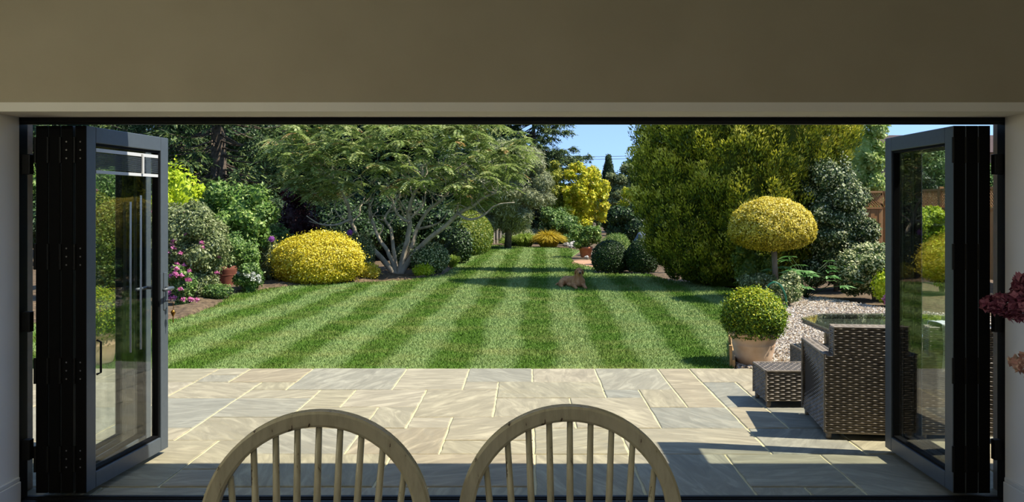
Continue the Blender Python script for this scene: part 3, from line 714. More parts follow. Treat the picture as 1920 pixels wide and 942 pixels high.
def make_armchair(label, loc, rz):
    t = thing('wicker_armchair', label, 'armchair', loc, rz, 'wicker armchairs at the glass table')
    w, d, hb, ha, z0, aw = .53, .70, .765, .575, .05, .075
    b = MB()
    b.box(-w/2+.075, w/2-.075, .02, .10, z0+.01, hb-.015)
    b.box(-w/2+.015, -w/2+aw-.012, .02, d-.02, z0+.01, ha-.015); b.box(w/2-aw+.012, w/2-.015, .02, d-.02, z0+.01, ha-.015)
    b.box(-w/2+aw-.012, w/2-aw+.012, .10, d-.04, .2, .32); b.build('shadow_core', M['wickercore'], t)
    bw = .205                              # half width of the backrest above the arms
    b = MB()                                # rear face: full width up to the arms
    weave(b, flat((-w/2, 0, z0), (w,0,0), (0,0,ha-z0), (0,-1,0)), round(w/SX), round((ha-z0)/SY))
    b.tube([(-w/2,.004,z0),(-w/2,.004,ha)], .010, 8); b.tube([(w/2,.004,z0),(w/2,.004,ha)], .010, 8); b.tube([(-w/2,.004,z0),(w/2,.004,z0)], .010, 8)
    b.build('rear_panel', M['wicker'], t)
    b = MB(); hh = hb-ha
    weave(b, flat((-bw, 0, ha), (2*bw,0,0), (0,0,hh), (0,-1,0)), round(2*bw/SX), round(hh/SY))
    weave(b, flat((bw, .115, z0+.3), (-2*bw,0,0), (0,0,hb-z0-.3), (0,1,0)), round(2*bw/SX), round((hb-z0-.3)/SY))
    for sx in (-1, 1):
        weave(b, flat((sx*bw, 0 if sx > 0 else .115, ha), (0, .115*sx, 0), (0,0,hh), (sx,0,0)), 3, round(hh/SY))
    weave(b, flat((-bw, 0, hb), (2*bw,0,0), (0,.115,0), (0,0,1)), round(2*bw/SX), 5)
    for y in (.003, .112): b.tube([(-bw,y,ha),(-bw,y,hb),(bw,y,hb),(bw,y,ha)], .010, 8)
    b.build('backrest', M['wicker'], t)
    for sx in (-1, 1):
        b = MB()
        def side(u, v, sx=sx):              # outer side waists in slightly between base and arm
            y = d*u if sx > 0 else d*(1-u)
            bow = -.03*math.sin(math.pi*v)*(.3+.7*(y/d)) 
            return Vector((sx*(w/2+bow), y, z0+(ha-z0)*v)), Vector((sx, 0, 0))
        weave(b, side, round(d/SX), round((ha-z0)/SY))
        xi = sx*(w/2-aw)
        weave(b, flat((xi, d if sx > 0 else .1, .2), (0, (-(d-.1)) if sx > 0 else d-.1, 0), (0,0,ha-.2), (-sx,0,0)), round((d-.1)/SX), round((ha-.2)/SY))
        weave(b, flat((-w/2 if sx < 0 else w/2-aw, 0, ha), (aw,0,0), (0,d,0), (0,0,1)), 2, round(d/(SY*1.4)))
        weave(b, flat((w/2 if sx > 0 else -w/2+aw, d, z0), (-aw,0,0), (0,0,ha-z0), (0,1,0)), 2, round((ha-z0)/SY))
        for x in (sx*w/2, xi): b.tube([(x, 0, ha), (x, d, ha), (x, d, z0)], .010, 8)
        b.build('arm', M['wicker'], t)
        foot(t, sx*(w/2-.03), .03); foot(t, sx*(w/2-.03), d-.03)
    b = MB(); weave(b, flat((-w/2+aw, .115, .325), (w-2*aw,0,0), (0,d-.15,0), (0,0,1)), 9, 20)
    weave(b, flat((w/2-aw, d-.035, .18), (-(w-2*aw),0,0), (0,0,.145), (0,1,0)), 9, 9); b.build('seat', M['wicker'], t)
    return t
make_armchair('brown wicker armchair with its back to the house, beside the right folding door', (2.292, 5.55, 0), math.radians(-6.5))
make_armchair('brown wicker armchair seen through the right door glass, white towel on its back', (2.93, 5.52, 0), math.radians(-6.5))
make_stool('nearer low brown wicker footstool on the patio, left of the armchair', (2.095, 6.63, 0), math.radians(0), .43, .36, .288)
make_stool('farther brown wicker footstool half tucked under the glass table', (2.68, 7.5, 0), math.radians(0), .42, .36, .29)
# glass topped table with cut corners
t = thing('garden_table', 'low wicker garden table with a glass top and cut corners', 'table', (3.42, 7.45, 0))
def octo(hx, hy, c): return [(-hx+c,-hy),(hx-c,-hy),(hx,-hy+c),(hx,hy-c),(hx-c,hy),(-hx+c,hy),(-hx,hy-c),(-hx,-hy+c)]
b = MB(); b.poly(octo(.79, .72, .3), .505, .517); b.build('glass_top', M['tableglass'], t, bevel=.003)
b = MB(); oc = octo(.78, .71, .295)
for k in range(8):
    p, q = Vector((*oc[k], .465)), Vector((*oc[(k+1) % 8], .465)); dd = q-p
    weave(b, flat(p, dd, (0,0,.035), Vector((dd.y, -dd.x, 0)).normalized()), max(2, round(dd.length/SX)), 3)
b.tube([Vector((*q, .502)) for q in oc+[oc[0]]], .010, 8, False)
weave(b, flat((-.74, -.45, .497), (1.48, 0, 0), (0, .9, 0), (0,0,1)), 36, 60, .004)
b.build('woven_rim', M['wicker'], t)
for sx in (-1, 1):
    for sy in (-1, 1):
        b = MB(); b.box(sx*.5-.03, sx*.5+.03, sy*.5-.03, sy*.5+.03, 0, .47); b.build('leg', M['wicker'], t, bevel=.006)
# towel over the second armchair's back
def towel(u, v):
    x = 2.80+.20*u; fold = .010*math.sin(u*19)+.006*math.sin(u*41+1)
    s = v*.66-.38                            # negative: hanging on the near side
    if s < -.06: y, z = 5.535+fold*.8-.012, .79+(s+.06)*(1-.25*u)
    elif s > .06: y, z = 5.70+fold*.5, .79-(s-.06)
    else: y, z = 5.53+(s+.06)/.12*.165, .792+fold*.2+.004*math.sin((s+.06)/.12*math.pi)
    return (x+.012*math.sin(v*6+u*3), y, z)
b = MB(); b.grid(towel, 48, 60); o = b.build('towel', M['towel'], None, True); sm = o.modifiers.new('thick', 'SOLIDIFY'); sm.thickness = .006; sm.offset = 0
tag(o, 'white towel draped over the back of the armchair behind the right door glass', 'towel')
# flowers on the garden table
t = thing('flower_vase', 'white vase of pink flowers on the glass garden table behind the right door', 'vase', (3.25, 7.1, .517))
b = MB(); b.lathe([(.04, 0), (.055, .02), (.06, .1), (.045, .17), (.055, .2), (.05, .2), (.04, .17), (.05, .1), (.045, .03), (.01, .02)], 24); b.build('body', M['vase'], t, True)
lv = Leaves(); rg = np.random.default_rng(8)
for k in range(7):
    a = k*.9; blob(lv, rg, (.09*math.cos(a)*(k > 0), .08*math.sin(a)*(k > 0), .27+.03*math.sin(k*2), .06, .06, .05), .022, .016, 2.5)
lv.build('blooms', M['pink'], t)
# ------------------------------------------------------------------ shrubs, hedges and topiary
def sd(name): return np.random.default_rng(abs(hash_(name)) % 100000)
def hash_(s):
    h = 7
    for ch in s: h = (h*131+ord(ch)) % 1000003
    return h
def plant(name, label, cat, px, Y, group=None):
    return thing(name, label, cat, (PX(px, Y), Y, 0), 0, group)
def flowers(t, rng, spots, mat, r=.05, L=.03, W=.02):
    """separate flower heads as parts of their plant; spots are local positions"""
    lv = Leaves(); blob(lv, rng, (0, 0, 0, r, r*.9, r*.85), L, W, 2.2, zmin=-9, core=.7)
    o = lv.build('flower_head', M[mat], t); o.location = spots[0]
    for s in spots[1:]:
        c = o.copy(); COL.objects.link(c); c.parent = t; c.location = s; c.rotation_euler = (rng.uniform(-.5, .5), rng.uniform(-.5, .5), rng.uniform(0, 6))
def shrub(name, label, cat, px0, px1, ptop, Y, mat, L, W, depth=1.0, cover=2.5, loose=0, csize=.3, stem='bark', group=None, rot=0, zc=None, flat=False, **kw):
    pxc = (px0+px1)/2; t = plant(name, label, cat, pxc, Y, group); rng = sd(label)
    hw = (px1-px0)/2/F*Y; h = PZ(ptop, Y); lv = Leaves()
    if flat: zc_, rz = h*.42, h*.58
    else: zc_, rz = h*.5, h*.5
    if loose:
        base = (0, 0, zc_, hw*.82, hw*depth*.82, rz*.86)
        blob(lv, rng, base, L, W, cover*.7, **kw)
        for b_ in clumps(rng, (0, 0, zc_, hw, hw*depth, rz), loose, csize*hw, .15):
            b_ = (min(max(b_[0], -hw+b_[3]*.8), hw-b_[3]*.8), b_[1], min(b_[2], h-b_[5]*.85), *b_[3:])
            blob(lv, rng, b_, L, W, cover, **kw)
    else:
        blob(lv, rng, (0, 0, zc_, hw, hw*depth, rz), L, W, cover, **kw)
    lv.build('foliage', M[mat], t)
    stems('stems', M[stem], t, rng, 6, hw*.4, h*.6, .02)
    return t, hw, h, rng
def front_spots(rng, k, hw, h, depth=1.0, zlo=.15, zhi=1.0):
    out = []
    for _ in range(k):
        u = rng.uniform(-.95, .95); z = rng.uniform(zlo, zhi)
        q = max(0, 1-u*u-((z-.5)*1.9)**2*.8)
        out.append((u*hw, -math.sqrt(q)*hw*depth*1.12-.03, z*h))
    return out

# golden mound in the left border
t, hw, h, rng = shrub('golden_shrub', 'dome of bright yellow clipped foliage at the lawn edge, left of the branching tree', 'shrub', 513, 679, 434, 16.9, 'gold', .042, .026, .85, 2.8, lump=.07, flat=True, tsd=.25, core=.86)
# silvery mounds by and behind it
shrub('variegated_shrub', 'rounded grey-green variegated shrub just behind the right end of the yellow dome', 'shrub', 640, 702, 438, 18.3, 'sage', .05, .026, .9, 2.5, lump=.08)
shrub('variegated_shrub', 'round cream-edged shrub at the lawn edge, right of the branching tree trunk', 'shrub', 768, 842, 456, 18.9, 'varieg', .05, .03, .9, 2.6, lump=.06)
shrub('variegated_shrub', 'smaller cream-edged shrub tucked behind the branching tree trunk', 'shrub', 738, 800, 455, 20.2, 'varieg', .05, .03, .9, 2.4, lump=.08)
shrub('small_shrub', 'low lime tuft beside the foot of the branching tree', 'shrub', 775, 812, 497, 18.3, 'lime', .07, .018, .9, 2.0, up=.6)
shrub('small_shrub', 'low yellow-orange tuft between the yellow dome and the branching tree', 'shrub', 672, 712, 494, 17.6, 'gold', .06, .02, .9, 2.0, up=.6)
# clipped hedge mass beyond
t = plant('clipped_hedge', 'long rounded clipped green hedge beyond the branching tree, left of the far lawn', 'hedge', 880, 27.5)
lv = Leaves(); rng = sd('hedge')
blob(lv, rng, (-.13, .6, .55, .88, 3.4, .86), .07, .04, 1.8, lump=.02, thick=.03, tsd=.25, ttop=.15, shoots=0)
lv.build('foliage', M['hedge'], t); stems('stems', M['bark'], t, rng, 6, .4, .7, .03)
shrub('dark_shrub', 'dark green shrub in front of the clipped hedge end', 'shrub', 836, 884, 426, 22.3, 'dark', .07, .045, .9, 2.2, lump=.1)
# flowering shrubs behind the traffic door
spec = [
 ('flowering_shrub', 'tall grey-green shrub dotted with pink flowers right of the open traffic door', 288, 438, 388, 14.3, 'sage', .055, .03, 16, 'pink', 26),
 ('flowering_shrub', 'low shrub with pink flowers at the lawn corner beside the door handle', 318, 372, 500, 13.0, 'mid', .05, .03, 5, 'pink', 16),
 ('flowering_shrub', 'tall leafy shrub with pink flowers seen through the upper left door glass', 128, 262, 300, 15.8, 'mid', .06, .036, 12, 'pink', 22),
 ('flowering_shrub', 'pink flowered shrub seen through the left door glass near its handle', 232, 310, 390, 14.8, 'sage', .055, .03, 8, 'pink', 16),
]
for nm, lab, x0, x1, yt, Y, mt, L, W, nl, fm, nf in spec:
    t, hw, h, rng = shrub(nm, lab, 'shrub', x0, x1, yt, Y, mt, L, W, .8, 2.2, loose=nl, csize=.4, lump=.16, tsd=.25)
    flowers(t, rng, front_spots(rng, nf, hw*.95, h, .9), fm, .026, .032, .022)
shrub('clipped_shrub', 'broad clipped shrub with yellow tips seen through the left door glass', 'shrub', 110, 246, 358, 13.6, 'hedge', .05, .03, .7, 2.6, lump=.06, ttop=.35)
shrub('leafy_shrub', 'fresh green leafy shrub standing behind the terracotta pot', 'shrub', 370, 525, 335, 17.6, 'bright', .09, .055, .8, 1.7, loose=16, csize=.28, lump=.15)
shrub('yellow_green_shrub', 'yellow-green shrub beside the top of the traffic door edge', 'shrub', 280, 385, 310, 18.6, 'lime', .1, .045, .7, 1.5, loose=12, csize=.28, lump=.25, shoots=.2)
shrub('green_shrub', 'soft green shrub crowding round the back of the terracotta pot', 'shrub', 392, 480, 432, 16.4, 'mid', .06, .035, .7, 2.0, loose=9, csize=.32, lump=.2, shoots=.15)
shrub('green_shrub', 'grey-green shrub between the yellow dome and the upright yellow-leaved plant', 'shrub', 470, 540, 440, 17.6, 'sage', .06, .03, .7, 2.0, loose=9, csize=.32, lump=.2, shoots=.15)
shrub('purple_shrub', 'dark purple leaved shrub behind the yellow dome', 'shrub', 520, 600, 350, 20.0, 'purple', .08, .05, .8, 2.0, loose=8, csize=.4, lump=.15)
shrub('green_shrub', 'mid green shrub filling the border between the leafy shrub and the purple shrub', 'shrub', 480, 560, 415, 19.0, 'mid', .07, .04, .8, 2.0, loose=6, csize=.4, lump=.15)
shrub('green_shrub', 'dull green shrub behind the pink flowered shrub, left of the terracotta pot', 'shrub', 360, 440, 400, 16.6, 'sage', .06, .035, .8, 2.2, loose=7, csize=.4, lump=.15)
t, hw, h, rng = shrub('perennial_plant', 'upright plant with small yellow leaves right of the terracotta pot', 'plant', 440, 492, 450, 15.3, 'bright', .05, .028, .8, 2.2, loose=6, csize=.45, lump=.2)
t, hw, h, rng = shrub('perennial_plant', 'low plant with white flowers at the bed edge below the yellow-leaved plant', 'plant', 442, 498, 494, 15.0, 'mid', .05, .03, .8, 2.2, loose=5, csize=.45, lump=.15)
flowers(t, rng, front_spots(rng, 10, hw*.8, h, .9, .3, .95), 'white', .035, .035, .025)
t, hw, h, rng = shrub('perennial_plant', 'bluish grassy tuft left of the yellow dome', 'plant', 492, 524, 450, 17.2, 'sage', .12, .014, .8, 2.4, up=.2, lump=.2)
shrub('groundcover_plant', 'low green groundcover along the bed edge near the door handle', 'plant', 376, 432, 533, 13.9, 'mid', .04, .025, .6, 2.4, lump=.2)
# purple alliums
for px, py, Y, lab in ((656, 436, 17.9, 'purple allium ball on a tall stem at the right of the yellow dome'), (509, 449, 17.0, 'pale allium head on a tall stem left of the yellow dome')):
    t = plant('allium', lab, 'flower', px, Y, 'alliums in the border'); z = PZ(py, Y)
    lv = Leaves(); blob(lv, sd(lab), (0, 0, z, .055, .055, .055), .025, .015, 2.5, zmin=0, core=.7); lv.build('flower_head', M['allium'], t)
    b = MB(); b.tube([(0, 0, 0), (.01, 0, z*.5), (0, 0, z-.04)], .006, 6); b.build('stem', M['mid'], t, True)
# terracotta pot in the bed
t = plant('terracotta_pot', 'dark terracotta pot with a scalloped rim standing in the left flower bed', 'pot', 426, 16.0)
b = MB()
def potw(u, v):
    a = 2*math.pi*u; r = .155+.05*v; z = .37*v+ (.05*abs(math.sin(a*3)) if v > .95 else 0)
    return (r*math.cos(a), r*math.sin(a), z)
b.grid(potw, 48, 12); b.lathe([(.15, .0), (.02, .0)], 24, cap=False); b.lathe([(.19, .32), (.02, .33)], 24, cap=False)
o = b.build('body', M['darkclay'], t, True); sm = o.modifiers.new('thick', 'SOLIDIFY'); sm.thickness = .014
b = MB(); b.tube([(.187*math.cos(2*math.pi*k/40), .187*math.sin(2*math.pi*k/40), .24) for k in range(41)], .006, 8); b.build('band', M['darkclay'], t, True)

# pair of potted box balls on the patio edge
def potted_ball(label, px, Y):
    t = plant('potted_box_ball', label, 'potted plant', px, Y, 'potted box balls at the patio corners')
    b = MB(); b.lathe([(r*.85, z*.87) for r, z in [(.185, 0), (.205, .02), (.225, .12), (.25, .22), (.253, .228), (.25, .236), (.268, .325), (.285, .33), (.297, .345), (.297, .375), (.287, .388), (.262, .388), (.255, .34), (.05, .33)]], 44)
    b.build('pot', M['clay'], t, True)
    b = MB(); b.lathe([(.215, .295), (.12, .31), (.01, .315)], 30, cap=False); b.build('compost', M['soil'], t, True)
    rng = sd(label); lv = Leaves()
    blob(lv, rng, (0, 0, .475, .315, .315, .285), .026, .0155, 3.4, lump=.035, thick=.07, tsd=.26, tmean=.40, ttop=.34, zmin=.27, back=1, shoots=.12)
    lv.build('foliage', M['box'], t)
    b = MB(); b.tube([(0, 0, .27), (.01, 0, .35), (0, 0, .45)], .02, 8); b.build('stem', M['bark'], t, True)
potted_ball('clipped box ball in a pale clay pot right of the lawn, by the wicker footstool', 1413, 8.27)
potted_ball('clipped box ball in a pale clay pot seen through the left traffic door glass', 177, 8.27)

# lollipop tree with a flat-bottomed dome
Y = 13.7; t = plant('topiary_tree', 'yellow lollipop topiary with a mushroom dome on one trunk', 'tree', 1447, Y)
rng = sd('lolly'); lv = Leaves(); z0 = PZ(470, Y); zt = PZ(370, Y); hw = 80/F*Y
n = 40000; a = rng.uniform(0, 2*math.pi, n); s = rng.uniform(0, 1, n)
u = unit(rng.normal(size=(n, 3))); low = u[:, 2] < 0
R_ = np.array([hw, hw*.95, (zt-z0)*.64]); R2 = np.array([hw, hw*.95, (zt-z0)*.36])
zc_ = z0+(zt-z0)*.36; rr = (1-np.abs(rng.normal(0, .07, n)))*(1+.03*np.sin(u[:, 0]*13)*np.sin(u[:, 2]*11+u[:, 1]*9))
ee = np.sign(u)*np.abs(u)**np.array([.88, .88, 1.0]); ee = ee/np.maximum(np.sqrt((ee**2).sum(1, keepdims=True)), .001)
P = np.where(low[:, None], ee*R2, ee*R_)*rr[:, None]+np.array([0, 0, zc_]); nr = unit(u/np.where(low[:, None], R2, R_))
kp = (nr[:, 1] < .4) | (rng.uniform(size=n) < .4); P, nr = P[kp], nr[kp]; n = len(P)
N = unit(nr+rng.normal(size=(n, 3))*.4+np.array([0, 0, .2])); D = rng.normal(size=(n, 3))+nr*.5; D = unit(D-N*np.sum(D*N, 1, keepdims=True)*.8)
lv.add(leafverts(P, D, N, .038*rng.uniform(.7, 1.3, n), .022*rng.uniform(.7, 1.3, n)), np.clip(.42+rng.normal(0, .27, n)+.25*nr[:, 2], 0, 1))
mb = MB(); mb.ball((0, 0, 0), (1, 1, 1), 24, 14); v = np.array(mb.v)
mb.v = [tuple((p[0]*hw*.88, p[1]*hw*.84, zc_+p[2]*((zt-z0)*.56 if p[2] > 0 else (zt-z0)*.3))) for p in v]; lv.core(mb, .4)
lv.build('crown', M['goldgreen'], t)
b = MB(); b.tube([(.06, 0, 0), (.07, 0, .3), (.05, 0, .6), (.03, 0, z0+.2)], [.055, .048, .045, .05], 12); b.build('trunk', M['bark'], t, True)
# around its foot
shrub('variegated_shrub', 'cream and green variegated shrub at the gravel edge below the lollipop topiary', 'shrub', 1448, 1507, 512, 12.95, 'varieg', .04, .026, .8, 2.6, loose=5, csize=.5, lump=.12)
shrub('green_shrub', 'grey-green low shrub below the lollipop topiary, behind the potted ball', 'shrub', 1385, 1460, 508, 13.7, 'sage', .05, .03, .8, 2.3, loose=5, csize=.4, lump=.15)
shrub('golden_shrub', 'thin yellow-green shoots hanging between the conifer and the lollipop trunk', 'shrub', 1372, 1448, 455, 14.4, 'hedge', .06, .034, .7, 1.6, loose=7, csize=.34, lump=.2)
t = plant('hose_hoop', 'dark green hose hoop standing behind the right potted box ball', 'hose', 1452, 12.5)
b = MB(); b.tube([(.19*math.cos(q), 0, .02+max(0, .40*math.sin(q))) for q in [math.pi*k/24 for k in range(25)]], .014, 8); b.build('hoop', M['hose'], t, True)
# broad-leaved plant right of the trunk
t = plant('broad_leaved_plant', 'broad-leaved plant with big glossy leaves right of the lollipop trunk', 'plant', 1512, 14.0)
rng = sd('fatsia'); lv = Leaves(); mb = MB()
for k in range(26):
    a = rng.uniform(0, 6.28); el = rng.uniform(.2, 1.2); ln = rng.uniform(.35, .75)
    tip = np.array([math.cos(a)*math.cos(el)*ln, math.sin(a)*math.cos(el)*ln, .12+math.sin(el)*ln*.95]); tip[0] *= 1.1
    mb.tube([(0, 0, 0), tip*np.array([.5, .5, .75]), tip], .006, 5)
    for j in range(9):
        q = (j-4)*.33; d0 = np.array([math.cos(a+q), math.sin(a+q), -.18+.05*rng.normal()])
        lv.add(leafverts(tip[None], d0[None], np.array([[.2*math.cos(a), .2*math.sin(a)-.15, 1]]), rng.uniform(.17, .25), .065, .5), np.array([rng.normal(.5, .2)]))
lv.build('leaves', M['fern'], t); mb.build('stems', M['mid'], t, True)
shrub('dark_shrub', 'dark low shrub in deep shade behind the gravel, right of the broad-leaved plant', 'shrub', 1530, 1620, 478, 15.8, 'dark', .08, .045, .7, 2.0, loose=6, csize=.4, lump=.15)
shrub('grey_shrub', 'loose grey-green variegated shrub beside the right door frame edge', 'shrub', 1578, 1700, 460, 13.9, 'varieg', .06, .028, .8, 1.9, loose=12, csize=.38, lump=.16, tmean=.55)
shrub('yellow_shrub', 'small bright yellow-green shrub low beside the right door frame', 'shrub', 1632, 1700, 500, 13.0, 'lime', .045, .028, .8, 2.2, loose=5, csize=.4, lump=.15)
shrub('yellow_shrub', 'tall yellow-green shrub seen through the right door glass', 'shrub', 1700, 1830, 395, 15.2, 'lime', .07, .036, .7, 2.0, loose=9, csize=.38, lump=.18)
# dark variegated holly tree and light tree behind it
shrub('holly_tree', 'dark variegated holly with cream leaf edges right of the big conifer', 'tree', 1502, 1634, 285, 15.4, 'variegdark', .055, .030, .75, 2.3, loose=14, csize=.34, lump=.14)
# box balls and domes on the right of the far lawn
shrub('box_ball', 'left larger dark clipped box dome on the right lawn edge behind the dog', 'topiary', 1110, 1176, 451, 19.6, 'darkbox', .035, .022, .9, 3.0, lump=.02, thick=.03, flat=True)
shrub('box_ball', 'right smaller dark clipped box dome beside the big conifer', 'topiary', 1174, 1234, 449, 19.4, 'darkbox', .035, .022, .9, 3.0, lump=.02, thick=.03, flat=True)
shrub('box_ball', 'low dark clipped box ball between the two box domes', 'topiary', 1142, 1188, 470, 20.0, 'darkbox', .035, .022, .9, 3.0, lump=.02, thick=.03, flat=True)
shrub('lavender_bush', 'pale green fine-leaved bush rising behind the dark box domes', 'shrub', 1128, 1180, 440, 22.0, 'bright', .12, .012, .9, 2.6, up=.2, lump=.08, tmean=.55)
t = plant('slate_boulder', 'blue-grey rounded boulder between the box dome and the big conifer', 'boulder', 1207, 21.5)
b = MB(); b.ball((0, 0, .42), (.3, .3, .5), 28, 18, lambda d: 1+.03*math.sin(d.x*7+d.z*5)); b.build('boulder', M['slate'], t, True)
# potted shrub on the lawn edge
Y = 25.0; t = plant('potted_shrub', 'small leafy shrub in a red terracotta pot at the far right lawn edge', 'potted plant', 1098, Y)
b = MB(); b.lathe([(.13, 0), (.15, .02), (.2, .26), (.215, .26), (.22, .33), (.2, .33), (.19, .28), (.02, .27)], 28); b.build('pot', M['terracotta'], t, True)
lv = Leaves(); rng = sd('ps')
for b_ in [(0, 0, .62, .32, .3, .26)]+clumps(rng, (0, 0, .62, .40, .38, .33), 8, .15, .1): blob(lv, rng, b_, .07, .045, 2.0, lump=.15, zmin=.3)
lv.build('foliage', M['bright'], t); b = MB(); b.tube([(0, 0, .25), (0, 0, .6)], .02, 6); b.build('stem', M['bark'], t)
rg = random.Random(9)
for k, (px, Y, r) in enumerate(((1075, 31.0, .17), (1062, 31.4, .13), (1087, 30.7, .12), (1108, 25.2, .1), (1070, 30.6, .09), (1100, 24.4, .07))):
    t = plant('rock', ('pale rock largest of those below the golden grass', 'pale rock at the left of those right of the golden grass', 'pale rock right of the largest rock', 'small pale rock right of the terracotta pot', 'small pale rock in front of the largest rock', 'small pale rock in front of the terracotta pot')[k], 'rock', px, Y, 'pale rocks by the far lawn edge')
    b = MB(); f1, f2 = rg.uniform(2, 5), rg.uniform(2, 5); b.ball((0, 0, r*.6), (r, r*.8, r*.75), 14, 9, lambda d: 1+.12*math.sin(d.x*f1*2)+.1*math.sin(d.z*f2*2+1)); b.build('rock', M['stone'], t)
# grasses at the lawn end
def grass(name, label, px0, px1, ptop, Y, mat, n, w=.014, droop=1.0):
    t = plant(name, label, 'grass', (px0+px1)/2, Y); rng = sd(label); hw = (px1-px0)/2/F*Y; h = PZ(ptop, Y); lv = Leaves()
    a = rng.uniform(0, 6.283, n); q = rng.uniform(0, 1, n)**.6; hh = h*rng.uniform(.65, 1.08, n)
    b0 = np.column_stack([np.cos(a)*q*hw*.45, np.sin(a)*q*hw*.4, np.zeros(n)])
    d1 = unit(np.column_stack([np.cos(a)*q*.55, np.sin(a)*q*.5, np.ones(n)])+rng.normal(0, .08, (n, 3)))
    b1 = b0+d1*(hh*.75)[:, None]; d2 = unit(np.column_stack([np.cos(a)*(.3+q), np.sin(a)*(.3+q), .5-q*droop])); b2 = b1+d2*(hw*.55*rng.uniform(.5, 1, n))[:, None]
    s = unit(np.cross(d1, rng.normal(size=(n, 3))))*w*.5; tt = rng.normal(.5, .25, n)
    lv.add(np.stack([b0-s, b0+s, b1+s, b1-s], 1), tt); lv.add(np.stack([b1-s, b1+s, b2+s*.2, b2-s*.2], 1), tt)
    lv.build('blades', M[mat], t); return t
grass('ornamental_grass', 'golden orange ornamental grass clump at the far end of the lawn', 995, 1062, 434, 31.6, 'grassgold', 2600, .025)
grass('ornamental_grass', 'green-yellow grass clump left of the golden grass clump', 955, 1012, 436, 31.9, 'grassgreen', 1800, .025)
grass('ornamental_grass', 'short green grass in front, left of the grass clumps', 932, 985, 447, 32.6, 'grassgreen', 1200, .025)
grass('ornamental_grass', 'small dry grass tuft at the lawn edge below the clipped hedge', 838, 858, 474, 21.0, 'grassgreen', 400, .018)
shrub('green_shrub', 'small blue-green shrub in front of the pale timber posts', 'shrub', 938, 975, 440, 33.2, 'sage', .08, .05, .8, 2.0, lump=.15)
shrub('green_shrub', 'small pale lavender shrub behind the green-yellow grass', 'shrub', 960, 1030, 428, 34.5, 'silver', .1, .03, .6, 2.0, lump=.15, loose=5, csize=.35)
shrub('green_shrub', 'low green shrub right of the golden grass', 'shrub', 1050, 1092, 440, 33.0, 'mid', .08, .05, .8, 2.0, lump=.15)
# upright timber posts
rg = random.Random(5)
for k in range(9):
    px = 926+k*6.2; Y = 34.0; h = .62+.04*rg.uniform(-1, 1)
    t = plant('timber_post', '%s of nine low pale timber posts at the far lawn end' % ('leftmost', 'second from left', 'third from left', 'fourth from left', 'middle', 'fourth from right', 'third from right', 'second from right', 'rightmost')[k], 'post', px, Y, 'low row of pale timber posts')
    b = MB(); b.lathe([(.058, 0), (.06, h-.02), (.045, h)], 10); b.build('post', M['oldwood'], t)
rg = random.Random(6)
for k in range(4):
    px = 938+k*4.5; Y = 37.0
    t = plant('tall_post', '%s of the four tall grey posts in shade behind the low timber row' % ('leftmost', 'second', 'third', 'rightmost')[k], 'post', px, Y, 'tall grey posts')
    b = MB(); h = PZ(397+rg.uniform(-5, 5), Y); b.lathe([(.04, 0), (.04, h), (.02, h+.03)], 10); b.build('post', M['greywood'], t)
t = plant('garden_chair', 'pale blue wooden garden chair behind the row of timber posts', 'chair', 968, 35.5)
b = MB()
for k in range(5): b.box(-.24+k*.1, -.17+k*.1, .2, .23, .35, .92)
b.box(-.26, .26, .19, .22, .85, .9); b.build('back', M['bluepaint'], t)
b = MB(); b.box(-.26, .26, -.25, .2, .36, .39); b.build('seat', M['bluepaint'], t)
for x in (-.24, .24):
    for y in (-.22, .2): 
        b = MB(); b.box(x-.025, x+.025, y-.025, y+.025, 0, .37 if y > 0 else .6); b.build('leg', M['bluepaint'], t)
    b = MB(); b.box(x-.04, x+.04, -.27, .22, .59, .62); b.build('armrest', M['oldwood'], t)
# ------------------------------------------------------------------ trees
def big_tree(name, label, px0, px1, ptop, Y, mat, L, W, nb, bs, seed, depth=.8, cover=1.9, zlow=.0, trunk='bark', cat='tree', lump=.16, inner=.78, up=.3, **kw):
    t = plant(name, label, cat, (px0+px1)/2, Y); rng = sd(label); hw = (px1-px0)/2/F*Y; h = PZ(ptop, Y); lv = Leaves()
    zc_, rz = (h+zlow)/2, (h-zlow)/2
    blob(lv, rng, (0, 0, zc_, hw*inner, hw*depth*inner, rz*inner), L, W, cover*.7, lump=lump, up=up, **kw)
    for b_ in clumps(rng, (0, 0, zc_, hw, hw*depth, rz), nb, bs*hw, .1):
        b_ = (min(max(b_[0], -hw+b_[3]*.8), hw-b_[3]*.8), b_[1], min(b_[2], h-b_[5]*.85), *b_[3:])
        blob(lv, rng, b_, L, W, cover, lump=lump, up=up, **kw)
    lv.build('crown', M[mat], t)
    b = MB(); b.tube([(0, 0, -.05), (.05, 0, zc_*.5), (0, 0, zc_+rz*.4)], [.06*hw+.04, .045*hw+.03, .02*hw], 10); b.build('trunk', M[trunk], t, True)
    return t
# dark backdrop of tall trees on the left, every one a tree of its own
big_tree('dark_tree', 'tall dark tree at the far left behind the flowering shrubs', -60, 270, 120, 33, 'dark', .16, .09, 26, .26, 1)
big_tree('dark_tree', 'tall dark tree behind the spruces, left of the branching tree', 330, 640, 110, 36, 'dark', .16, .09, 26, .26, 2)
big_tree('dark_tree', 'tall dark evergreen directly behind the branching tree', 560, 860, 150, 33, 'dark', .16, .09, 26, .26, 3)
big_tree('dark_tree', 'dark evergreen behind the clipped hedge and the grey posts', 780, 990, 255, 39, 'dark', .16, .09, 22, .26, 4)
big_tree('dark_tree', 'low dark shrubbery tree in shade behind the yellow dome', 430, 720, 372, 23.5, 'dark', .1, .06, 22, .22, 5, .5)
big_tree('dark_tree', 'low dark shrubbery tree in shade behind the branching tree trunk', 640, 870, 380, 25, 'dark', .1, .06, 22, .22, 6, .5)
big_tree('dark_tree', 'dark green thicket behind the left flowering shrubs', 60, 440, 352, 22.5, 'dark', .1, .06, 24, .2, 7, .45)
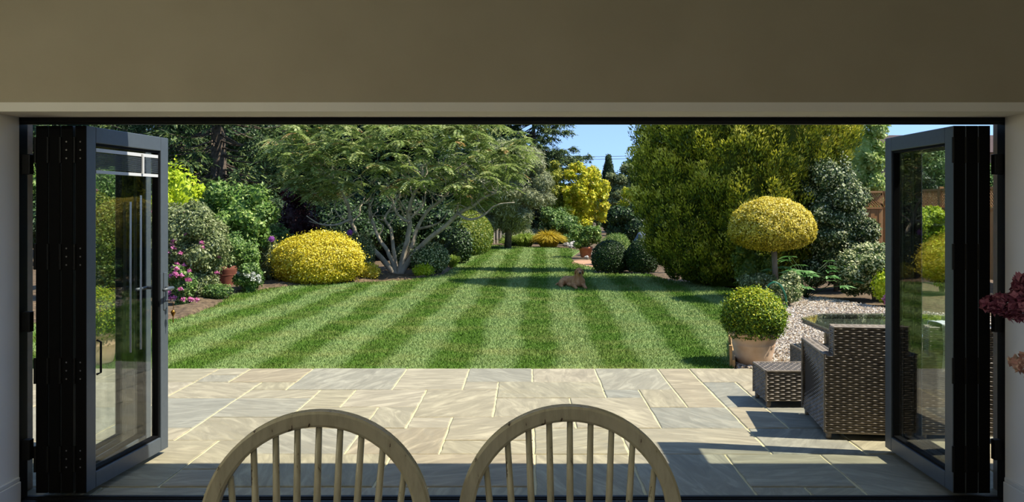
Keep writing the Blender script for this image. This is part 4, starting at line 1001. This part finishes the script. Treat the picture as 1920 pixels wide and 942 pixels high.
def spruce(label, px, Y, h, rad, nwh, trunk_r, z0=.8, mat='spruce', dens=1.0, bare=0.0, front=True):
    t = plant('spruce_tree', label, 'tree', px, Y); rng = sd(label); lv = Leaves(); bb = MB()
    b = MB(); b.tube([(0, 0, -.05), (.03, 0, h*.3), (0, 0, h*.7), (0, 0, h)], [trunk_r, trunk_r*.8, trunk_r*.4, .02], 10); b.build('trunk', M['darkbark'], t, True)
    for w in range(nwh):
        z = z0+(h-z0)*(w/nwh)**1.1; R_ = rad*(1-z/h)**.75*rng.uniform(.8, 1.1)
        for k in range(7):
            a = rng.uniform(0, 6.283)
            if math.sin(a) > .5 and rng.uniform() < .6: continue
            R1 = R_*rng.uniform(.7, 1.1); dz = rng.uniform(-.30, .05)*R1
            pts = [np.array([math.cos(a)*R1*s, math.sin(a)*R1*s, z+dz*s*1.5-.12*R1*math.sin(math.pi*s)*.6+R1*.12*s*s]) for s in (0, .3, .6, .85, 1)]
            bb.tube(pts, [.035, .026, .018, .01, .005], 5)
            for j in range(int(16*dens*R1/2)+4):
                s = rng.uniform(.25 if not bare else bare, 1); i = min(3, int(s*4)); p = pts[i]+(pts[i+1]-pts[i])*(s*4-i)
                sd_ = np.array([-math.sin(a), math.cos(a), 0])*rng.choice([-1, 1])
                tw = unit(sd_*.8+np.array([math.cos(a), math.sin(a), 0])*.7+np.array([0, 0, -.35+rng.normal()*.2])); ln = rng.uniform(.3, .7)*(.5+.5*R1/rad)
                m_ = 9; q = np.linspace(0, 1, m_)[:, None]; P = p+tw*ln*q+np.array([0, 0, -.22*ln])*q*q
                Dd = tw+rng.normal(0, .55, (m_, 3))+np.array([0, 0, -.25])
                lv.add(leafverts(P, Dd, rng.normal(size=(m_, 3))*.5+np.array([0, -.3, 1]), rng.uniform(.12, .24, m_), .05, .4), rng.normal(.5, .22, m_))
    lv.build('needles', M[mat], t); bb.build('branches', M['darkbark'], t, True)
spruce('dark spruce with a bare lower trunk and dead twigs, right of the traffic door', 408, 25.5, 9.5, 4.2, 34, .3, 1.6, bare=.45, dens=1.1)
spruce('dark spruce farther left behind the traffic door top', 300, 28.0, 10, 4.0, 32, .28, 1.5, dens=1.0)
spruce('tall feathery spruce against the sky at the left of the blue gap', 1000, 46, 13.5, 3.9, 54, .15, .8, dens=2.6)
spruce('second feathery spruce just left of the sky gap spruce', 890, 48, 13, 4.6, 44, .2, 1.0, dens=1.8)

# the branching tree: stems drawn by hand, twigs grown towards points of the crown, pinnate leaves at the tips
def sumac():
    Y = 18.85; t = plant('branching_tree', 'wide spreading tree with pale forked stems and feathery leaves over the left border', 'tree', 745, Y)
    ox = PX(745, Y); rng = sd('sumac'); rr = random.Random(31)
    stems_ = [
      ([(742,517),(722,492),(697,466),(670,442),(657,412),(653,388),(640,360),(615,335)], -.5, .062),
      ([(744,517),(730,478),(712,450),(702,424),(692,398),(700,372)], .45, .05),
      ([(747,517),(757,480),(764,450),(768,418),(766,395),(778,362),(792,335),(790,310)], -.2, .065),
      ([(749,517),(775,478),(800,452),(835,425),(858,402),(884,388),(905,372),(930,362)], -.6, .062),
      ([(748,517),(770,470),(782,430),(800,398),(828,375),(846,350),(850,322)], .5, .05),
      ([(744,517),(738,470),(733,430),(722,410),(735,388),(750,360)], .8, .045),
      ([(768,418),(745,402),(735,375),(725,345)], .1, .035),
      ([(858,402),(880,412),(905,405),(930,385),(965,380)], -.3, .03),
      ([(657,412),(630,422),(598,420),(575,405)], -.6, .028),
      ([(782,430),(820,420),(840,400)], .2, .03)]
    b = MB(); nodes = []; base = None
    for si, (pp, dy, r0) in enumerate(stems_):
        n = len(pp); pts = []
        for i, (x, y) in enumerate(pp):
            q = i/(n-1)
            if si < 6: dyy = dy*1.6*q**1.2
            else: dyy = dy*1.2*q + (stems_[2][1] if si == 6 else stems_[3][1] if si == 7 else stems_[0][1] if si == 8 else stems_[4][1])*.9
            Yd = Y+dyy; p = AT(x, y, Yd); p.x -= ox; p.y -= Y; pts.append(p)
        pts[0].z = -.04 if si < 6 else pts[0].z
        sp = []
        for i in range(n-1):
            for k in range(4):
                s = k/4; a0, a1, a2, a3 = pts[max(i-1, 0)], pts[i], pts[i+1], pts[min(i+2, n-1)]
                sp.append(.5*((2*a1)+(a2-a0)*s+(2*a0-5*a1+4*a2-a3)*s*s+(3*a1-a0-3*a2+a3)*s**3)+Vector((rr.uniform(-.012, .012), rr.uniform(-.012, .012), 0)))
        sp.append(pts[-1]); rad = [r0*1.15*(1-.7*i/(len(sp)-1)) for i in range(len(sp))]; rad[0] *= 1.25
        b.tube(sp, rad, 9)
        for i, p in enumerate(sp):
            if i > len(sp)*.42: nodes.append((p, rad[i]))
    # crooked secondary forks along the upper half of the main stems
    main = [q for q in nodes if q[1] > .016]
    for _ in range(46):
        a, ra = main[rng.integers(len(main))]; r1 = ra*rng.uniform(.45, .7); p = a.copy()
        ang = rng.uniform(0, 6.28); d = Vector((math.cos(ang), math.sin(ang)*.6, rng.uniform(.1, .9))).normalized(); pts = [p.copy()]; k = rng.integers(4, 8)
        for _k in range(k):
            d = (d+Vector((rng.normal(0, .42), rng.normal(0, .35), rng.normal(.18, .35)))).normalized(); p = p+d*rng.uniform(.10, .2); pts.append(p.copy())
        rad = [r1*(1-.65*i/k) for i in range(k+1)]; b.tube(pts, rad, 7)
        nodes += list(zip(pts[2:], rad[2:]))
    # crown targets
    T = []
    while len(T) < 430:
        u = unit(rng.normal(size=3)); q = rng.uniform(.45, 1)**.5
        p = np.array([0, 0, 2.75])+u*np.array([3.05, 1.9, 1.5])*q; p[0] += .1
        lim = 1.85 if abs(p[0]) < 1.4 else (1.55 if abs(p[0]) < 1.9 else 1.05)
        if p[2] < lim+.25*rng.uniform() or (p[1] > .6 and rng.uniform() < .5): continue
        T.append(Vector(p))
    T.sort(key=lambda p: (p-Vector((0, 0, 1.0))).length)
    tips = []
    for p in T:
        best = min(range(len(nodes)), key=lambda i: (nodes[i][0]-p).length+ (0.0 if nodes[i][1] > .008 else .3)); a, ra = nodes[best]
        d = p-a; L = d.length
        if L < .12: tips.append((p, d)); continue
        m1 = a.lerp(p, .35)+Vector((rr.uniform(-.12, .12), rr.uniform(-.12, .12), rr.uniform(-.16, .06)))*min(1, L); m2 = a.lerp(p, .7)+Vector((rr.uniform(-.08, .08), rr.uniform(-.08, .08), rr.uniform(-.08, .08)))*min(1, L)
        r1 = min(ra*.7, .012+.012*L)
        b.tube([a, m1, m2, p], [r1, r1*.8, r1*.6, .005], 6)
        nodes += [(m1, r1*.8), (m2, r1*.6), (p, .005)]; tips.append((p, p-m2))
    b.build('stems', M['palebark'], t, True)
    P, D, N, L, W, TT = [], [], [], [], [], []
    for p, d in tips:
        p = np.array(p); k = rng.integers(6, 9); a0 = rng.uniform(0, 6.28)
        for j in range(k):
            a = a0+6.283*j/k+rng.normal(0, .25); el = rng.uniform(-.1, .75); ln = rng.uniform(.26, .42)
            dr = np.array([math.cos(a)*math.cos(el), math.sin(a)*math.cos(el), math.sin(el)]); tt = np.clip(rng.normal(.45, .2), 0, .93) if rng.uniform() > .03 else 1.0
            side = unit(np.cross(dr, np.array([0, 0, 1.0]))); upn = np.cross(side, dr)
            for s in np.linspace(.16, 1, 9):
                c = p+dr*ln*s+np.array([0, 0, -.62*ln*s*s])
                for sg in ((-1, 1) if s < .99 else (0,)):
                    P.append(c); D.append(side*sg+dr*(.55 if sg else 1)+np.array([0, 0, -.55])); N.append(upn*.7+dr*.55+rng.normal(size=3)*.38); L.append(.108*(1-.35*abs(s-.45))*rng.uniform(.85, 1.15)); W.append(.034); TT.append(tt+rng.normal(0, .07))
    lv = Leaves(); lv.add(leafverts(np.array(P), np.array(D), np.array(N), np.array(L), np.array(W), .4), np.array(TT)); lv.build('leaves', M['sumac'], t)
sumac()

# the big golden conifer: upright sprays over a broad column
def thuja():
    Y = 16.4; t = plant('golden_conifer', 'huge golden-green conifer towering over the right side of the lawn', 'tree', 1405, Y); rng = sd('thuja')
    def prof(z): return np.interp(z, [0, .15, .5, 1.0, 1.8, 2.8, 3.8, 5.0, 6.4, 7.7], [.95, 1.2, 1.55, 1.75, 1.86, 2.06, 1.95, 1.6, .95, .15])
    def xo(z): return np.interp(z, [0, 1.6, 3.0], [-.33, -.27, 0])
    lv = Leaves(); n = 3900
    z = 7.4*rng.uniform(0, 1, n)**1.15+.05; a = rng.uniform(0, 2*math.pi, n); kp = (np.sin(a) < .4) | (rng.uniform(size=n) < .3); z, a = z[kp], a[kp]; n = len(z)
    lum = 1+.06*np.sin(a*5+z*2.2)+.05*np.sin(a*11-z*4)+.04*np.sin(z*8+a*3)
    r = prof(z)*lum*rng.uniform(.80, 1.03, n)
    for i in range(n):
        o = np.array([math.cos(a[i]), math.sin(a[i])*.7, 0]); c = np.array([xo(z[i])+o[0]*r[i], o[1]*r[i], z[i]]); o = unit(o)
        ax = unit(o*rng.uniform(.08, .3)+np.array([0, 0, 1.0])+rng.normal(0, .1, 3)); ln = rng.uniform(.30, .60)*(1.0 if z[i] > .5 else .7)
        m_ = 100 if math.sin(a[i]) < .3 else 50; s = rng.uniform(0, 1, m_)**.85; w = .150*np.sin(np.pi*np.clip(s*.86+.1, 0, 1))**.75*ln/.45
        side = unit(np.cross(ax, o)); th = rng.uniform(-2.3, 2.3, m_); u = np.sin(th)[:, None]; v = np.cos(th)[:, None]
        nn = side*u+o*v; P = c+ax*(s*ln)[:, None]+nn*(w*rng.uniform(.75, 1.05, m_))[:, None]
        Dd = ax*.9+nn*.5+rng.normal(0, .3, (m_, 3)); Nn = nn+rng.normal(0, .28, (m_, 3))
        tb = rng.normal(.36, .12)
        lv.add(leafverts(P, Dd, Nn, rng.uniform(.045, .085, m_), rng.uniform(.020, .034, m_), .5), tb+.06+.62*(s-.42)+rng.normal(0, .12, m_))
    def corep(u, v):
        zz = v*7.6; aa = 6.2832*u; rr = float(prof(zz))*.74*(1+.06*math.sin(aa*5+zz*2.2)+.05*math.sin(aa*11-zz*4)+.04*math.sin(zz*8+aa*3)+rng.uniform(-.07, .07))
        return (float(xo(zz))+math.cos(aa)*rr, math.sin(aa)*.7*rr, .02+zz)
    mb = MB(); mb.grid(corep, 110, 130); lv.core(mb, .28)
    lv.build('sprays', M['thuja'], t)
    b = MB(); b.tube([(0, 0, -.05), (0, 0, 2), (0, 0, 4.5)], [.3, .2, .08], 12); b.build('trunk', M['bark'], t, True)
thuja()

# trees behind the far lawn
big_tree('silver_tree', 'grey-green willow-leaved tree behind the right side of the branching tree', 868, 1036, 262, 30.5, 'silver', .15, .03, 32, .22, 1, .7, 1.9, zlow=.5, droop=.6, shoots=.15, trunk='darkbark')
t = big_tree('golden_cypress', 'narrow drooping golden-green cypress right of the grey-green tree', 1018, 1058, 300, 36, 'thuja', .1, .03, 20, .5, 2, .9, 1.8, droop=.9, tmean=.45)
big_tree('yellow_tree', 'bright yellow leaved tree in the centre distance below the sky gap', 1044, 1142, 306, 36, 'yellowtree', .14, .07, 44, .19, 3, .8, 1.6, zlow=.2, inner=.62, shoots=.18)
big_tree('green_tree', 'dark green shrubby tree below the yellow tree', 1012, 1096, 390, 34.6, 'mid', .11, .06, 14, .3, 4, .6)
t = plant('columnar_cypress', 'dark narrow column cypress standing against the sky', 'tree', 1141, 48); lv = Leaves(); rng = sd('cyp')
h = PZ(288, 48)
for k in range(9):
    z = .6+k*(h-1.0)/8.6; blob(lv, rng, (0, 0, z, .42 if k < 7 else .42-.12*(k-6), .42, .62), .1, .045, 2.4, lump=.08, up=.0)
lv.build('crown', M['dark'], t); b = MB(); b.tube([(0, 0, -.03), (0, 0, h*.8)], [.12, .04], 8); b.build('trunk', M['bark'], t)
big_tree('green_tree', 'soft green tree right of the dark column cypress', 1135, 1200, 305, 44, 'sage', .13, .06, 18, .3, 5, .8)
big_tree('green_tree', 'grey-green rounded tree on the skyline left of the big conifer', 1168, 1290, 266, 50, 'mid', .14, .08, 22, .26, 6, .8)
big_tree('green_tree', 'low distant green tree behind the yellow tree on the skyline', 1090, 1150, 330, 55, 'mid', .14, .08, 14, .3, 16, .8)
big_tree('yellow_tree', 'small yellow-green tree between the dark bush and the big conifer', 1160, 1240, 318, 30, 'yellowtree', .1, .055, 16, .26, 7, .7, 1.2, zlow=.9, inner=.5, tmean=.35)
big_tree('dark_bush', 'rounded dark bush behind the box domes, left of the big conifer', 1142, 1238, 382, 26.5, 'dark', .08, .05, 14, .3, 8, .8, lump=.1)
big_tree('dark_tree', 'dark leafy tree showing at the top left of the big conifer', 1218, 1350, -240, 19.6, 'dark', .1, .06, 22, .3, 9, .8, zlow=2.2)
big_tree('light_tree', 'tall light green tree right of the big conifer top', 1555, 1668, 190, 24, 'lightgreen', .11, .06, 26, .24, 10, .7, 1.6, zlow=1.0, tmean=.6)
big_tree('light_tree', 'broad green tree behind the fence at the far right', 1660, 1880, 270, 27, 'mid', .12, .06, 22, .26, 11, .6, zlow=.6)
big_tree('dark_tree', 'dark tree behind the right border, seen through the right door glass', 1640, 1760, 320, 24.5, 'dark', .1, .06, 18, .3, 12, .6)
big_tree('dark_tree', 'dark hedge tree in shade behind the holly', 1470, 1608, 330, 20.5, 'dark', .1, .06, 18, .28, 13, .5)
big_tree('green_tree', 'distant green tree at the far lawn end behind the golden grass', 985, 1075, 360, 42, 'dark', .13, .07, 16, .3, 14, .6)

# right boundary fence with trellis top
def fence(label, x, y0, ln, rz, zt):
    t = thing('trellis_fence', label, 'fence', (x, y0, 0), rz)
    zb = zt-.42; b = MB(); n = int(ln/.11)
    for k in range(n): b.box(k*ln/n+.004, (k+1)*ln/n-.002, -.012 if k % 2 else -.02, .01, .03, zb-.03)
    b.build('board_panel', M['fence'], t)
    b = MB()
    for z in (zb-.06, zt-.04): b.box(0, ln, -.035, .03, z, z+.05)
    b.build('rail', M['fence'], t)
    b = MB(); k = -.4
    while k < ln:
        for sg in (1, -1):
            xa, xb = (k, k+.4) if sg > 0 else (k+.4, k)
            pa, pb = Vector((min(max(xa, 0), ln), .005*sg, zb)), Vector((min(max(xb, 0), ln), .005*sg, zt-.03))
            d = (pb-pa).normalized(); s_ = Vector((-d.z, 0, d.x))*.011
            o = Vector((0, .004, 0)); b.add([pa-s_-o, pa+s_-o, pb+s_-o, pb-s_-o, pa-s_+o, pa+s_+o, pb+s_+o, pb-s_+o], [(0,1,2,3),(7,6,5,4),(0,4,5,1),(1,5,6,2),(2,6,7,3),(3,7,4,0)])
        k += .075
    b.build('trellis', M['fence'], t)
    for k in range(int(ln/1.8)+1):
        b = MB(); b.box(k*1.8-.05, k*1.8+.05, -.05, .05, 0, zt+.06); b.build('post', M['fence'], t)
fence('long tan wooden fence with trellis top along the right boundary', 9.75, 8.5, 13.9, math.pi/2, 1.98)
fence('short tan wooden fence run with trellis top, facing the house right of the holly', PX(1570, 22.5), 22.5, 1.25, 0, 1.98)

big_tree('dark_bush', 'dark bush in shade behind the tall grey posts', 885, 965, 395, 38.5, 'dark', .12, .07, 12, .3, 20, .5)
big_tree('yellow_bush', 'small yellow-green bush lit below the grey-green tree', 958, 1000, 402, 36.5, 'lime', .1, .05, 10, .35, 21, .6)
big_tree('dark_tree', 'broad dark evergreen at the extreme left boundary beyond the clipped shrub', -330, 60, 180, 22, 'mid', .12, .07, 22, .26, 22, .5)
# ------------------------------------------------------------------ the dog lying on the lawn
def remeshed(mb, name, m, parent, vox, smooth=6):
    o = mb.build(name, m, None, True)
    r = o.modifiers.new('r', 'REMESH'); r.mode = 'VOXEL'; r.voxel_size = vox; r.use_smooth_shade = True
    s = o.modifiers.new('s', 'SMOOTH'); s.iterations = smooth; s.factor = .5
    dg = bpy.context.evaluated_depsgraph_get(); me = bpy.data.meshes.new_from_object(o.evaluated_get(dg)); me.name = name
    bpy.data.objects.remove(o)
    o = bpy.data.objects.new(name, me); COL.objects.link(o); o.parent = parent
    me.polygons.foreach_set('use_smooth', [True]*len(me.polygons))
    return o
def capsule(mb, pts, rad):
    """overlapping rounded chain, later fused into one skin"""
    mb.tube(pts, rad, 14)
    for p, r in zip(pts, rad): mb.ball(p, (r, r, r), 14, 10)
Yd = 15.9; t = thing('dog', 'golden tan dog lying on the lawn in the shade, head up facing the house', 'dog', (PX(1080, Yd), Yd, -.004), math.radians(0))
mb = MB()
mb.ball((.04, -.01, .14), (.115, .135, .14), 18, 12)                     # chest, resting on the ground
mb.ball((.04, -.06, .10), (.10, .10, .09), 18, 12)                       # brisket
capsule(mb, [(.03, .02, .125), (-.06, .15, .105), (-.14, .27, .10)], [.118, .108, .10])   # trunk running back and to the left
mb.ball((-.17, .28, .10), (.115, .13, .105), 18, 12)                     # rump
mb.ball((-.05, .14, .05), (.13, .2, .05), 16, 10)                        # belly on the grass
capsule(mb, [(-.19, .28, .11), (-.262, .17, .085), (-.285, .09, .05)], [.09, .072, .045])   # folded thigh and knee on the near side
capsule(mb, [(-.285, .09, .045), (-.31, .2, .035)], [.04, .034])         # shank back to the hock
capsule(mb, [(-.31, .2, .03), (-.285, .05, .026), (-.272, -.03, .024)], [.033, .03, .03])   # hind foot
capsule(mb, [(.045, -.04, .2), (.05, -.075, .285)], [.09, .070])         # neck
mb.ball((.055, -.10, .335), (.068, .072, .062), 18, 12)                  # skull
capsule(mb, [(.057, -.135, .322), (.06, -.19, .303), (.062, -.225, .296)], [.045, .038, .033])  # muzzle
for sx, e, p in ((-1, (-.06, -.04, .055), (-.02, -.33, .028)), (1, (.135, -.02, .055), (.165, -.30, .028))):
    capsule(mb, [(.04+sx*.07, -.03, .13), e], [.068, .050])              # upper arm to elbow
    capsule(mb, [e, ((e[0]+p[0])/2, -.17, .042), p], [.046, .036, .030]); mb.ball((p[0], p[1]-.02, .024), (.036, .045, .026), 14, 10)
    for q in (-.016, 0, .016): mb.ball((p[0]+q, p[1]-.055, .018), (.011, .016, .015), 10, 8)
capsule(mb, [(-.26, .37, .06), (-.34, .39, .035), (-.38, .31, .025)], [.04, .03, .018])   # tail
body = remeshed(mb, 'body', M['fur'], t, .011, 5)
for sx in (-1, 1):
    b = MB(); b.ball((0, 0, 0), (.02, .030, .056), 14, 10, lambda d: 1-.25*max(0, d.z)); e = b.build('ear', M['earfur'], t, True)
    e.location = (.055+sx*.072, -.095, .318); e.rotation_euler = (.15, -sx*.22, 0)
    b = MB(); b.ball((.057+sx*.030, -.160, .348), (.010, .009, .010), 12, 8); b.build('eye', M['dognose'], t, True)
b = MB(); b.ball((.062, -.256, .306), (.021, .014, .016), 14, 10); b.build('nose', M['dognose'], t, True)
b = MB(); b.tube([(.042, -.248, .277), (.062, -.256, .280), (.082, -.248, .277)], .003, 6); b.build('mouth', M['dognose'], t, True)

# overhead cables far behind the trees, and the corner of a neighbouring roof
for k, (py, lab) in enumerate(((294, 'upper of two thin overhead cables crossing the sky gap'), (299, 'lower of two thin overhead cables crossing the sky gap'))):
    t = thing('overhead_cable', lab, 'cable', (0, 70, 0), 0, 'overhead cables')
    b = MB(); z = PZ(py, 70); b.tube([(-18, 0, z+1.0), (-4, 0, z+.25), (6, 0, z), (16, 0, z+.2), (30, 0, z+.9)], .018, 6); b.build('wire', M['cable'], t)
    for x, dz in ((-18, 1.0), (30, .9)):
        b = MB(); b.lathe([(.12, -.03), (.09, z+dz+.05)], 8, (x, .12*k*2, 0)); b.build('pole', M['darkbark'], t)
t = thing('neighbour_house', 'corner of a neighbouring house roof behind the right boundary trees', 'house', (16.5, 32, 0))
b = MB(); b.box(-1.5, 5, 0, 6, 0, 3.7); b.build('wall', M['brick'], t)
b = MB(); b.add([(-2, -.4, 3.65), (5.5, -.4, 3.65), (5.5, 6.4, 3.65), (-2, 6.4, 3.65), (-2, 3, 4.6), (5.5, 3, 4.6)], [(0,1,5,4), (2,3,4,5), (3,0,4), (1,2,5), (3,2,1,0)]); b.build('roof', M['roofdark'], t)
